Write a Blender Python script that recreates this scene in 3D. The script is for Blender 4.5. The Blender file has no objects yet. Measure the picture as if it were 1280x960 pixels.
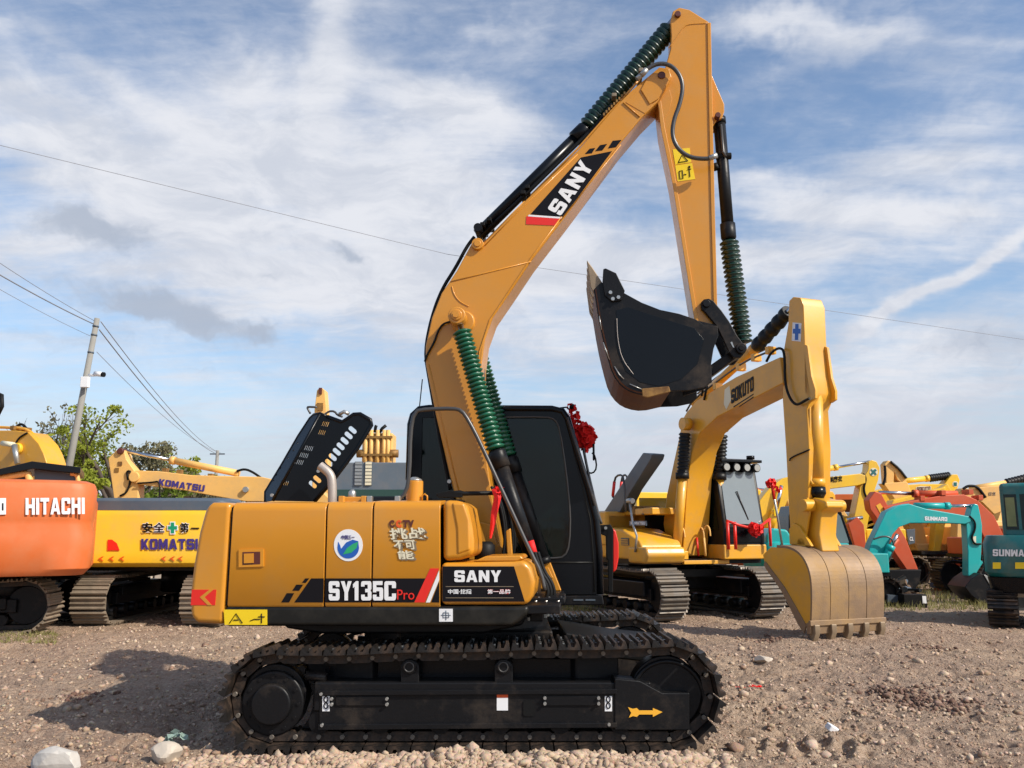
import bpy, bmesh, math, random
import numpy as np
from mathutils import Vector, Matrix
S = bpy.context.scene
COL = S.collection
R = math.radians
random.seed(7); rng = np.random.default_rng(7)

# ------------------------------------------------------------------ camera
PITCH = R(9.62); FOC = 1080.0; CAMH = 1.6
cd = bpy.data.cameras.new('camera'); cam = bpy.data.objects.new('camera', cd); COL.objects.link(cam)
cam.location = (0, 0, CAMH); cam.rotation_euler = (math.pi/2 + PITCH, 0, 0)
cd.sensor_width = 36; cd.lens = 36*FOC/1280; cd.clip_start = .1; cd.clip_end = 3000
S.camera = cam
S.render.resolution_x, S.render.resolution_y = 1024, 768

# ------------------------------------------------------------------ light
SUNV = Vector((1.08, -.66, 1.02)).normalized()
EL = math.asin(SUNV.z); ROT = math.atan2(SUNV.x, SUNV.y)
sl = bpy.data.lights.new('sun', 'SUN'); sun = bpy.data.objects.new('sun', sl); COL.objects.link(sun)
sl.energy = 5.0; sl.angle = R(.5); sl.color = (1, .93, .82)
sun.rotation_euler = SUNV.to_track_quat('Z', 'Y').to_euler(); sun.location = (20, -12, 30)
S.view_settings.view_transform = 'Standard'; S.view_settings.look = 'None'
S.view_settings.exposure = 0.0; S.view_settings.gamma = 1

# ------------------------------------------------------------------ sky
def px_dir(px, py):
    x = (px-640)/FOC; y = (480-py)/FOC
    return Vector((x, math.cos(PITCH)-y*math.sin(PITCH), math.sin(PITCH)+y*math.cos(PITCH))).normalized()
def px_ae(px, py):
    d = px_dir(px, py); return math.atan2(d.x, d.y), math.asin(d.z)

W = bpy.data.worlds.new('World'); S.world = W; W.use_nodes = True
def build_sky():
    nt = W.node_tree; N = nt.nodes; L = nt.links; N.clear()
    def nd(t, **k):
        n = N.new(t)
        for a, b in k.items(): setattr(n, a, b)
        return n
    def m(op, a, b=None, c=None, clamp=False):
        n = nd('ShaderNodeMath', operation=op, use_clamp=clamp)
        for i, q in enumerate((a, b, c)):
            if q is None: continue
            if isinstance(q, (int, float)): n.inputs[i].default_value = q
            else: L.new(q, n.inputs[i])
        return n.outputs[0]
    out = nd('ShaderNodeOutputWorld'); bg = nd('ShaderNodeBackground'); L.new(bg.outputs[0], out.inputs[0])
    sky = nd('ShaderNodeTexSky', sky_type='NISHITA', sun_disc=False, sun_elevation=EL, sun_rotation=ROT)
    sky.altitude = 60; sky.air_density = 1.0; sky.dust_density = 1.2; sky.ozone_density = 1.4
    tc = nd('ShaderNodeTexCoord'); sp = nd('ShaderNodeSeparateXYZ'); L.new(tc.outputs['Generated'], sp.inputs[0])
    X, Y, Z = sp.outputs
    az = m('ARCTAN2', X, Y); el = m('ARCSINE', Z)
    # cloud layer coordinates: the direction laid onto a flat layer overhead
    zz = m('ADD', m('MAXIMUM', Z, 0.0), .12)
    cx = m('DIVIDE', X, zz); cy = m('DIVIDE', Y, zz)
    cb = nd('ShaderNodeCombineXYZ'); L.new(cx, cb.inputs[0]); L.new(cy, cb.inputs[1])
    ae = nd('ShaderNodeCombineXYZ'); L.new(az, ae.inputs[0]); L.new(el, ae.inputs[1])
    def noise(vec, scale, detail, rough, sx=1, sy=1, rot=0, dist=0, off=0):
        mp = nd('ShaderNodeMapping'); L.new(vec, mp.inputs[0])
        mp.inputs['Scale'].default_value = (sx, sy, 1); mp.inputs['Rotation'].default_value = (0, 0, rot)
        mp.inputs['Location'].default_value = (off, off*.7, 0)
        n = nd('ShaderNodeTexNoise'); L.new(mp.outputs[0], n.inputs['Vector'])
        n.inputs['Scale'].default_value = scale; n.inputs['Detail'].default_value = detail
        n.inputs['Roughness'].default_value = rough; n.inputs['Distortion'].default_value = dist
        return n
    # warp
    wn = noise(ae.outputs[0], 5.5, 5, .6)
    sub = nd('ShaderNodeVectorMath', operation='SUBTRACT'); L.new(wn.outputs['Color'], sub.inputs[0]); sub.inputs[1].default_value = (.5, .5, .5)
    sc = nd('ShaderNodeVectorMath', operation='MULTIPLY'); L.new(sub.outputs[0], sc.inputs[0]); sc.inputs[1].default_value = (.26, .13, 0)
    wa = nd('ShaderNodeVectorMath', operation='ADD'); L.new(ae.outputs[0], wa.inputs[0]); L.new(sc.outputs[0], wa.inputs[1])
    def blobs(lst, vec):
        acc = None
        for (px, py, sx, sy, rot, w) in lst:
            a, e = px_ae(px, py)
            mp = nd('ShaderNodeMapping', vector_type='TEXTURE'); L.new(vec, mp.inputs[0])
            mp.inputs['Location'].default_value = (a, e, 0)
            mp.inputs['Rotation'].default_value = (0, 0, R(-rot))
            mp.inputs['Scale'].default_value = (sx/FOC, sy/FOC, 1)
            ln = nd('ShaderNodeVectorMath', operation='DOT_PRODUCT'); L.new(mp.outputs[0], ln.inputs[0]); L.new(mp.outputs[0], ln.inputs[1])
            g = m('MULTIPLY', m('POWER', 2.718, m('MULTIPLY', ln.outputs['Value'], -1)), w)
            acc = g if acc is None else m('ADD', acc, g)
        return acc
    # px, py, half width, half height, tilt clockwise, weight
    thin = [(1190, 347, 125, 7, -27, 1.0), (1110, 388, 60, 8, -20, .5), (415, 60, 26, 90, 4, .8), (1185, 205, 120, 14, 12, .5), (1180, 55, 140, 12, 15, .35), (250, 165, 190, 12, 22, .4), (1010, 262, 150, 10, 10, .45), (1150, 500, 150, 14, -8, .35), (560, 130, 130, 26, 18, .4)]
    white = [(90, 165, 210, 50, 22, .85), (330, 190, 240, 80, 8, .8), (330, 90, 90, 40, 10, .55), (520, 250, 210, 95, 10, .7), 
             (250, 300, 260, 60, 5, .4), (60, 330, 200, 40, 5, .5), (450, 385, 330, 50, 3, .85), (680, 330, 160, 50, -5, .6), (560, 130, 130, 34, 18, .45),
             (640, 450, 200, 30, 0, .4), (150, 450, 200, 30, 0, .3), (400, 520, 500, 45, 0, .3),
             (990, 25, 90, 20, 20, .75), (1000, 230, 160, 26, 14, .8), (1200, 190, 120, 26, 10, .55),
             (950, 315, 240, 32, 2, .85), (1130, 270, 120, 16, 8, .45), (1180, 430, 190, 42, -5, .65), (900, 400, 170, 30, 0, .35),
             (1050, 500, 330, 50, 0, .5), (850, 560, 400, 45, 0, .5), (1000, 80, 160, 14, -5, .3), (620, 15, 60, 12, 10, .35)]
    grey = [(150, 300, 85, 30, 0, .95), (205, 400, 105, 22, 4, 1.05), (300, 150, 40, 30, 20, .4), (378, 150, 34, 22, 20, .35), (420, 318, 34, 14, -10, .8), (330, 352, 34, 8, 0, .5),
            (1230, 440, 110, 34, 0, .5), (60, 430, 90, 14, 0, .4), (270, 470, 160, 24, 0, .25), (430, 560, 500, 30, 0, .25), (322, 420, 20, 9, 0, .4)]
    s2 = nd('ShaderNodeVectorMath', operation='SCALE'); L.new(sc.outputs[0], s2.inputs[0]); s2.inputs['Scale'].default_value = .35
    wb = nd('ShaderNodeVectorMath', operation='ADD'); L.new(ae.outputs[0], wb.inputs[0]); L.new(s2.outputs[0], wb.inputs[1])
    bw = m('ADD', m('MINIMUM', blobs(white, wa.outputs[0]), 1.15), blobs(thin, wb.outputs[0])); bgz = blobs(grey, wa.outputs[0])
    n1 = noise(cb.outputs[0], 1.1, 9, .62, 1.0, 2.6, R(24), .6)
    n2 = noise(cb.outputs[0], 3.4, 8, .6, 1.0, 3.0, R(10), .3, 4)
    st = m('ADD', m('MULTIPLY', m('SUBTRACT', n1.outputs[0], .5), 1.5), m('MULTIPLY', m('SUBTRACT', n2.outputs[0], .5), .8))
    nf = noise(ae.outputs[0], 22, 7, .62, 1.0, 2.2, R(-12), .4, 2)
    st = m('ADD', st, m('MULTIPLY', m('SUBTRACT', nf.outputs[0], .5), .55))
    dens = m('ADD', m('ADD', m('MULTIPLY', bw, .88), m('MULTIPLY', st, .95)), .14)
    mr = nd('ShaderNodeMapRange', interpolation_type='SMOOTHSTEP'); L.new(dens, mr.inputs['Value'])
    mr.inputs['From Min'].default_value = -.10; mr.inputs['From Max'].default_value = 1.12
    gd = m('ADD', bgz, m('MULTIPLY', m('SUBTRACT', noise(wa.outputs[0], 30, 6, .6, 1, 1.6, 0, .4, 3).outputs[0], .5), .75))
    mg = nd('ShaderNodeMapRange', interpolation_type='SMOOTHSTEP'); L.new(gd, mg.inputs['Value'])
    mg.inputs['From Min'].default_value = .2; mg.inputs['From Max'].default_value = .85
    # colours (divided by the background strength of 0.1)
    skc = nd('ShaderNodeVectorMath', operation='MULTIPLY'); L.new(sky.outputs[0], skc.inputs[0]); skc.inputs[1].default_value = SKYMUL
    cm = nd('ShaderNodeMix', data_type='RGBA'); L.new(mr.outputs[0], cm.inputs[0]); L.new(skc.outputs[0], cm.inputs[6])
    cs = noise(wb.outputs[0], 7, 8, .62, 1.0, 2.4, R(-14), .5, 6); cr = nd('ShaderNodeMapRange', interpolation_type='SMOOTHSTEP'); L.new(cs.outputs[0], cr.inputs['Value']); cr.inputs['From Min'].default_value = .36; cr.inputs['From Max'].default_value = .62
    cc = nd('ShaderNodeMix', data_type='RGBA'); L.new(cr.outputs[0], cc.inputs[0]); cc.inputs[6].default_value = (*CLOUD2, 1); cc.inputs[7].default_value = (*CLOUD, 1); L.new(cc.outputs[2], cm.inputs[7])
    gm = nd('ShaderNodeMix', data_type='RGBA'); L.new(m('MULTIPLY', mg.outputs[0], .85), gm.inputs[0]); L.new(cm.outputs[2], gm.inputs[6]); gm.inputs[7].default_value = (*GREYC, 1)
    # pale haze low over the horizon
    hz = nd('ShaderNodeMapRange', interpolation_type='SMOOTHERSTEP'); L.new(el, hz.inputs['Value'])
    hz.inputs['From Min'].default_value = .22; hz.inputs['From Max'].default_value = -.02; hz.inputs['To Max'].default_value = .85
    hm = nd('ShaderNodeMix', data_type='RGBA'); L.new(hz.outputs[0], hm.inputs[0]); L.new(gm.outputs[2], hm.inputs[6]); hm.inputs[7].default_value = (*HAZEC, 1)
    L.new(hm.outputs[2], bg.inputs[0]); bg.inputs[1].default_value = .1
SKYMUL = (1.62, 1.68, 1.72); CLOUD = (8.0, 8.2, 8.8); CLOUD2 = (6.3, 6.7, 7.6); GREYC = (4.3, 4.9, 6.0); HAZEC = (5.7, 6.1, 7.1)
build_sky()

# ------------------------------------------------------------------ materials
def mat(name, col, rough=.5, metal=0, var=.12, scale=3, bump=.0, bscale=40, coat=0, dirt=None, dirt_amt=0, dirt_scale=2.0, spec=.5, dlow=.45, alpha=1, col2=None):
    M = bpy.data.materials.new(name); M.use_nodes = True; nt = M.node_tree; N = nt.nodes; L = nt.links
    B = N['Principled BSDF']; B.inputs['Roughness'].default_value = rough; B.inputs['Metallic'].default_value = metal
    B.inputs['Specular IOR Level'].default_value = spec; B.inputs['Coat Weight'].default_value = coat; B.inputs['Coat Roughness'].default_value = .12
    if alpha < 1: B.inputs['Alpha'].default_value = alpha
    tc = N.new('ShaderNodeTexCoord'); n = N.new('ShaderNodeTexNoise'); L.new(tc.outputs['Object'], n.inputs['Vector'])
    n.inputs['Scale'].default_value = scale; n.inputs['Detail'].default_value = 8; n.inputs['Roughness'].default_value = .62
    mx = N.new('ShaderNodeMix'); mx.data_type = 'RGBA'; L.new(n.outputs[0], mx.inputs[0])
    c2 = col2 or tuple(min(1, c*(1+var)) for c in col)
    mx.inputs[6].default_value = (*[c*(1-var) for c in col], 1); mx.inputs[7].default_value = (*c2, 1)
    last = mx.outputs[2]
    if dirt:
        d = N.new('ShaderNodeTexNoise'); L.new(tc.outputs['Object'], d.inputs['Vector']); d.inputs['Scale'].default_value = dirt_scale
        d.inputs['Detail'].default_value = 10; d.inputs['Roughness'].default_value = .7
        mr = N.new('ShaderNodeMapRange'); L.new(d.outputs[0], mr.inputs[0]); mr.inputs[1].default_value = dlow; mr.inputs[2].default_value = dlow+.22
        mr.inputs[4].default_value = dirt_amt
        m2 = N.new('ShaderNodeMix'); m2.data_type = 'RGBA'; L.new(mr.outputs[0], m2.inputs[0]); L.new(last, m2.inputs[6]); m2.inputs[7].default_value = (*dirt, 1)
        last = m2.outputs[2]
        r2 = N.new('ShaderNodeMapRange'); L.new(mr.outputs[0], r2.inputs[0]); r2.inputs[3].default_value = rough; r2.inputs[4].default_value = .9
        L.new(r2.outputs[0], B.inputs['Roughness'])
    L.new(last, B.inputs['Base Color'])
    if bump:
        b = N.new('ShaderNodeTexNoise'); L.new(tc.outputs['Object'], b.inputs['Vector']); b.inputs['Scale'].default_value = bscale; b.inputs['Detail'].default_value = 6
        bp = N.new('ShaderNodeBump'); L.new(b.outputs[0], bp.inputs['Height']); bp.inputs['Strength'].default_value = bump; bp.inputs['Distance'].default_value = .01
        L.new(bp.outputs[0], B.inputs['Normal'])
    return M
DUST = (.33, .25, .17)
M = dict(
 amber=mat('amber_paint', (.60, .246, .015), .32, var=.08, scale=1.3, coat=.2, dirt=(.42, .25, .09), dirt_amt=.28, dirt_scale=1.6, bump=.04, bscale=8),
 yellow=mat('yellow_paint', (.72, .345, .018), .36, var=.06, scale=1.5, coat=.2, dirt=DUST, dirt_amt=.30, dirt_scale=2.2),
 lemon=mat('lemon_paint', (.84, .50, .02), .38, var=.05, coat=.2, dirt=DUST, dirt_amt=.25, dirt_scale=1.6),
 pale=mat('faded_yellow_paint', (.80, .46, .13), .5, var=.08, dirt=(.45, .32, .18), dirt_amt=.4, dirt_scale=2.0),
 orange=mat('orange_paint', (.62, .135, .028), .5, var=.08, dirt=(.52, .23, .11), dirt_amt=.35, dirt_scale=1.2),
 pink=mat('sun_bleached_orange_paint', (.62, .27, .16), .6, var=.08),
 rust=mat('red_orange_paint', (.55, .075, .018), .5, var=.12, dirt=DUST, dirt_amt=.15),
 teal=mat('teal_paint', (.004, .37, .36), .4, var=.08, coat=.1, dirt=DUST, dirt_amt=.12),
 dteal=mat('dark_teal_paint', (.004, .12, .125), .4, var=.08, coat=.2, dirt=DUST, dirt_amt=.2),
 black=mat('black_paint', (.007, .007, .008), .40, var=.3, dirt=(.075, .054, .038), dirt_amt=.55, dirt_scale=2.6, spec=.22, bump=.12, dlow=.52),
 gloss=mat('gloss_black_paint', (.004, .005, .007), .26, var=.2, spec=.22),
 skirt=mat('satin_black_skirt', (.010, .010, .009), .32, var=.2, dirt=(.05, .042, .03), dirt_amt=.35, dirt_scale=4, spec=.28),
 steel=mat('black_track_steel', (.014, .012, .011), .46, metal=.3, var=.3, scale=14, dirt=(.12, .072, .045), dirt_amt=.75, dirt_scale=4, bump=.25, dlow=.48),
 worn=mat('worn_track_steel', (.17, .15, .13), .5, metal=.5, var=.3, scale=9, dirt=(.22, .17, .12), dirt_amt=.7, dirt_scale=4, bump=.2),
 dusty=mat('dusty_track_steel', (.20, .155, .11), .7, var=.25, scale=9, dirt=(.28, .21, .145), dirt_amt=.8, dirt_scale=4, bump=.2),
 chrome=mat('chrome_rod', (.6, .6, .6), .18, metal=1, var=.03),
 bolt=mat('bare_bolt', (.42, .42, .40), .35, metal=.7, var=.2),
 grey=mat('grey_paint', (.11, .14, .17), .45, var=.1, dirt=DUST, dirt_amt=.2),
 slate=mat('slate_grey_paint', (.075, .10, .13), .42, var=.1, dirt=(.2, .17, .13), dirt_amt=.2),
 pipe=mat('exhaust_pipe', (.42, .37, .33), .45, metal=.35, var=.15, scale=8),
 rail=mat('grey_handrail', (.075, .072, .07), .35, metal=.4, var=.1),
 hose=mat('black_rubber_hose', (.006, .006, .006), .55, var=.2, spec=.2),
 green=mat('green_rubber', (.005, .095, .045), .34, var=.2, scale=8, coat=.2),
 dgreen=mat('dark_green_rubber', (.003, .026, .016), .36, var=.3, scale=8, coat=.15),
 bell=mat('black_rubber_bellows', (.009, .009, .009), .45, var=.2, spec=.3),
 white=mat('white_print', (.78, .78, .78), .5, var=.03), red=mat('red_print', (.72, .02, .012), .4, var=.05),
 cloth=mat('red_cloth', (.80, .012, .010), .7, var=.2, scale=20), print=mat('black_print', (.008, .007, .009), .4, var=.1, spec=.15),
 navy=mat('navy_print', (.045, .028, .20), .45, var=.1), sign=mat('yellow_sticker', (.86, .60, .01), .45, var=.04),
 blue=mat('blue_print', (.012, .10, .42), .4, var=.15), leafg=mat('green_print', (.02, .36, .14), .4, var=.1),
 redo=mat('orange_red_print', (.72, .09, .012), .4, var=.05), brown=mat('dark_brown_print', (.10, .022, .012), .5, var=.1),
 cream=mat('cream_print', (.72, .66, .48), .5, var=.1), taupe=mat('taupe_print', (.22, .17, .11), .5, var=.2),
 arrow=mat('amber_print', (.85, .42, .03), .5, var=.05),
 rusty=mat('rusted_bucket_steel', (.10, .032, .018), .6, metal=.2, var=.4, scale=5, dirt=(.24, .13, .06), dirt_amt=.55, dirt_scale=4, bump=.25),
 bronze=mat('worn_bronze_wear', (.30, .16, .04), .5, metal=.3, var=.4, scale=9, dirt=(.10, .045, .02), dirt_amt=.8, dirt_scale=8),
 scuff=mat('scuffed_bucket_steel', (.25, .165, .10), .55, metal=.25, var=.35, scale=4, dirt=(.42, .25, .08), dirt_amt=.6, dirt_scale=1.6, bump=.25),
 teeth=mat('bare_tooth_steel', (.27, .20, .13), .55, metal=.4, var=.3, scale=9),
 glass=mat('reflection_tinted_glass', (.002, .007, .006), .03, var=.8, scale=2.5, spec=.42, alpha=.72, bump=.35, bscale=3), bglass=mat('painted_sky_glass', (.16, .19, .20), .15, var=.15, scale=2, coat=.6),  # painted reflections: mottled green within the tint, pale sky in the second glass
 lamp=mat('lamp_lens', (.32, .32, .30), .15, var=.05, coat=.5),
 concrete=mat('pole_concrete', (.25, .24, .215), .85, var=.12, scale=4, bump=.2),
 stone=mat('pale_stone', (.50, .43, .35), .85, var=.2, scale=6, bump=.5, bscale=15), wstone=mat('white_stone', (.48, .45, .41), .85, var=.3, scale=7, bump=1.0, bscale=9),
 plastic=mat('white_plastic', (.8, .8, .8), .35, var=.03), drum=mat('blue_drum_paint', (.02, .07, .30), .45, var=.2, dirt=DUST, dirt_amt=.3),
 seat=mat('grey_seat_cloth', (.10, .10, .10), .8, var=.2), wood=mat('bark', (.085, .065, .05), .9, var=.3, scale=10, bump=.5),
 wire=mat('wire_grey', (.22, .23, .26), .6), cbrown=mat('brown_rusty_plate', (.13, .07, .035), .7, var=.3, dirt=DUST, dirt_amt=.3))

# ------------------------------------------------------------------ mesh helpers
class MB:
    def __init__(s): s.v = []; s.f = []; s.s = []
    def add(s, vs, fs, sm=False):
        o = len(s.v); s.v += [tuple(p) for p in vs]; s.f += [tuple(i+o for i in f) for f in fs]
        s.s += ([sm]*len(fs) if isinstance(sm, bool) else sm); return s
    def box(s, a, b):
        (x0, y0, z0), (x1, y1, z1) = a, b
        return s.add([(x0,y0,z0),(x1,y0,z0),(x1,y1,z0),(x0,y1,z0),(x0,y0,z1),(x1,y0,z1),(x1,y1,z1),(x0,y1,z1)],
                     [(0,3,2,1),(4,5,6,7),(0,1,5,4),(1,2,6,5),(2,3,7,6),(3,0,4,7)])
    def prism(s, poly, v0, v1):          # outline in (u,z), thickness along v
        n = len(poly)
        return s.add([(u, v0, z) for u, z in poly]+[(u, v1, z) for u, z in poly],
                     [tuple(range(n)), tuple(range(2*n-1, n-1, -1))]+[(i, i+n, (i+1) % n+n, (i+1) % n) for i in range(n)])
    def prism_z(s, poly, z0, z1):        # plan outline in (u,v)
        n = len(poly)
        return s.add([(a, b, z0) for a, b in poly]+[(a, b, z1) for a, b in poly],
                     [tuple(range(n)), tuple(range(2*n-1, n-1, -1))]+[(i, i+n, (i+1) % n+n, (i+1) % n) for i in range(n)])
    def tube(s, pts, r, n=10, cap=True):
        P = [Vector(p) for p in pts]; k = len(P); rs = r if isinstance(r, (list, tuple)) else [r]*k
        t0 = (P[1]-P[0]).normalized(); a = t0.orthogonal().normalized(); vs = []; fs = []; sm = []
        for i in range(k):
            t = (P[min(i+1, k-1)]-P[max(i-1, 0)]).normalized()
            a = (a - t*a.dot(t)); a = a.normalized() if a.length > 1e-6 else t.orthogonal().normalized()
            b = t.cross(a)
            for j in range(n):
                q = 2*math.pi*j/n; vs.append(P[i]+(a*math.cos(q)+b*math.sin(q))*rs[i])
        for i in range(k-1):
            for j in range(n):
                fs.append((i*n+j, i*n+(j+1) % n, (i+1)*n+(j+1) % n, (i+1)*n+j)); sm.append(True)
        if cap: fs += [tuple(range(n-1, -1, -1)), tuple(range((k-1)*n, k*n))]; sm += [False, False]
        return s.add(vs, fs, sm)
    def cyl(s, a, b, r, n=20): return s.tube([a, b], r, n)
    def bellows(s, a, b, r0, r1, k, n=14):
        A, B = Vector(a), Vector(b); pts = []; rs = []
        for i in range(k):
            for q, r in ((0, r1*.72), (.42, r1), (.58, r1), (.98, r0)):
                pts.append(A.lerp(B, (i+q)/k)); rs.append(r)
        return s.tube(pts, rs, n)
    def ring(s, path, w0, w1, v0, v1):   # closed belt: path in (u,z) offset inward from w0 to w1
        n = len(path); P = [Vector(p) for p in path]; o = []; q = []
        for i in range(n):
            t = (P[(i+1) % n]-P[i-1]).normalized(); nn = Vector((-t.y, t.x)); o.append(P[i]+nn*w0); q.append(P[i]+nn*w1)
        vs = []
        for i in range(n): vs += [(o[i].x, v0, o[i].y), (o[i].x, v1, o[i].y), (q[i].x, v1, q[i].y), (q[i].x, v0, q[i].y)]
        fs = []
        for i in range(n):
            j = (i+1) % n
            for a in range(4): fs.append((i*4+a, j*4+a, j*4+(a+1) % 4, i*4+(a+1) % 4))
        return s.add(vs, fs)
    def xform(s, mtx): s.v = [tuple(mtx @ Vector(p)) for p in s.v]; return s
    def mesh(s, name):
        me = bpy.data.meshes.new(name); me.from_pydata(s.v, [], s.f); me.update()
        bm = bmesh.new(); bm.from_mesh(me); bmesh.ops.recalc_face_normals(bm, faces=bm.faces); bm.to_mesh(me); bm.free()
        me.polygons.foreach_set('use_smooth', s.s); return me

def O(name, mb, m, parent=None, bevel=0, seg=2, label=None, loc=None, rot=None, kind=None, angle=40):
    me = mb if isinstance(mb, bpy.types.Mesh) else mb.mesh(name)
    if m is not None and not me.materials: me.materials.append(M[m] if isinstance(m, str) else m)
    o = bpy.data.objects.new(name, me); COL.objects.link(o)
    if parent: o.parent = parent
    if loc: o.location = loc
    if rot: o.rotation_euler = rot
    if bevel:
        for p in me.polygons: p.use_smooth = True
        b = o.modifiers.new('bevel', 'BEVEL'); b.width = bevel; b.segments = seg; b.limit_method = 'ANGLE'; b.angle_limit = R(angle); b.harden_normals = True
    if label: o['label'] = label
    if kind: o['kind'] = kind
    return o
def thing(name, label, cat, loc=(0, 0, 0), rz=0, group=None):
    o = bpy.data.objects.new(name, None); COL.objects.link(o); o.location = loc; o.rotation_euler = (0, 0, rz)
    o.empty_display_size = .3; tag(o, label, cat, group); return o
def tag(o, label, cat, group=None):
    o['label'] = label; o['category'] = cat
    if group: o['group'] = group
    return o

class Frame:
    """local axes of a machine: u forward, v to its left, z up"""
    def __init__(s, x, y, ang): s.o = Vector((x, y, 0)); s.a = ang; s.d = Vector((math.cos(ang), math.sin(ang), 0)); s.l = Vector((-math.sin(ang), math.cos(ang), 0))
    def p(s, px, py, v=0):               # pixel of the photograph onto the machine's own lengthwise plane at v
        d = px_dir(px, py); c = Vector((0, 0, CAMH)); n = s.l
        t = ((s.o + n*v - c).dot(n))/d.dot(n); q = c+d*t-s.o
        return (q.dot(s.d), q.z)
    def q(s, px, py, u):                 # pixel onto the crosswise plane at u
        d = px_dir(px, py); c = Vector((0, 0, CAMH)); n = s.d
        t = ((s.o + n*u - c).dot(n))/d.dot(n); q = c+d*t-s.o
        return (q.dot(s.l), q.z)
    def pl(s, pts, v=0): return [s.p(a, b, v) for a, b in pts]
    def p3(s, px, py, v=0): u, z = s.p(px, py, v); return (u, v, z)
    def loc(s): return (s.o.x, s.o.y, 0)

def curve_mesh(name, loops, depth=0.0):
    """flat filled outline with holes, as a mesh"""
    c = bpy.data.curves.new(name, 'CURVE'); c.dimensions = '2D'; c.fill_mode = 'BOTH'; c.extrude = depth/2
    for lp in loops:
        sp = c.splines.new('POLY'); sp.points.add(len(lp)-1); sp.use_cyclic_u = True
        for i, (a, b) in enumerate(lp): sp.points[i].co = (a, b, 0, 1)
    o = bpy.data.objects.new(name, c); COL.objects.link(o); bpy.context.view_layer.update()
    me = bpy.data.meshes.new_from_object(o.evaluated_get(bpy.context.evaluated_depsgraph_get())); bpy.data.objects.remove(o); bpy.data.curves.remove(c)
    return me
def plate(name, loops, v, th, m, parent, map3=None, **k):
    """perforated plate: loops in (u,z), laid at lateral position v"""
    me = curve_mesh(name, loops, th); me.materials.clear()
    for p in me.vertices:
        x, y, z = p.co
        p.co = map3(x, y, z) if map3 else (x, v+z, y)
    bm = bmesh.new(); bm.from_mesh(me); bmesh.ops.remove_doubles(bm, verts=bm.verts, dist=1e-5); bmesh.ops.recalc_face_normals(bm, faces=bm.faces); bm.to_mesh(me); bm.free()
    return O(name, me, m, parent, **k)
def text_mesh(s, bold=.0, depth=.006):
    c = bpy.data.curves.new('t', 'FONT'); c.body = s; c.space_character = 1+bold*2.2; c.size = 1; c.offset = bold; c.extrude = depth/2; c.resolution_u = 3
    o = bpy.data.objects.new('t', c); COL.objects.link(o); bpy.context.view_layer.update()
    me = bpy.data.meshes.new_from_object(o.evaluated_get(bpy.context.evaluated_depsgraph_get())); bpy.data.objects.remove(o); bpy.data.curves.remove(c)
    return me
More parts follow.
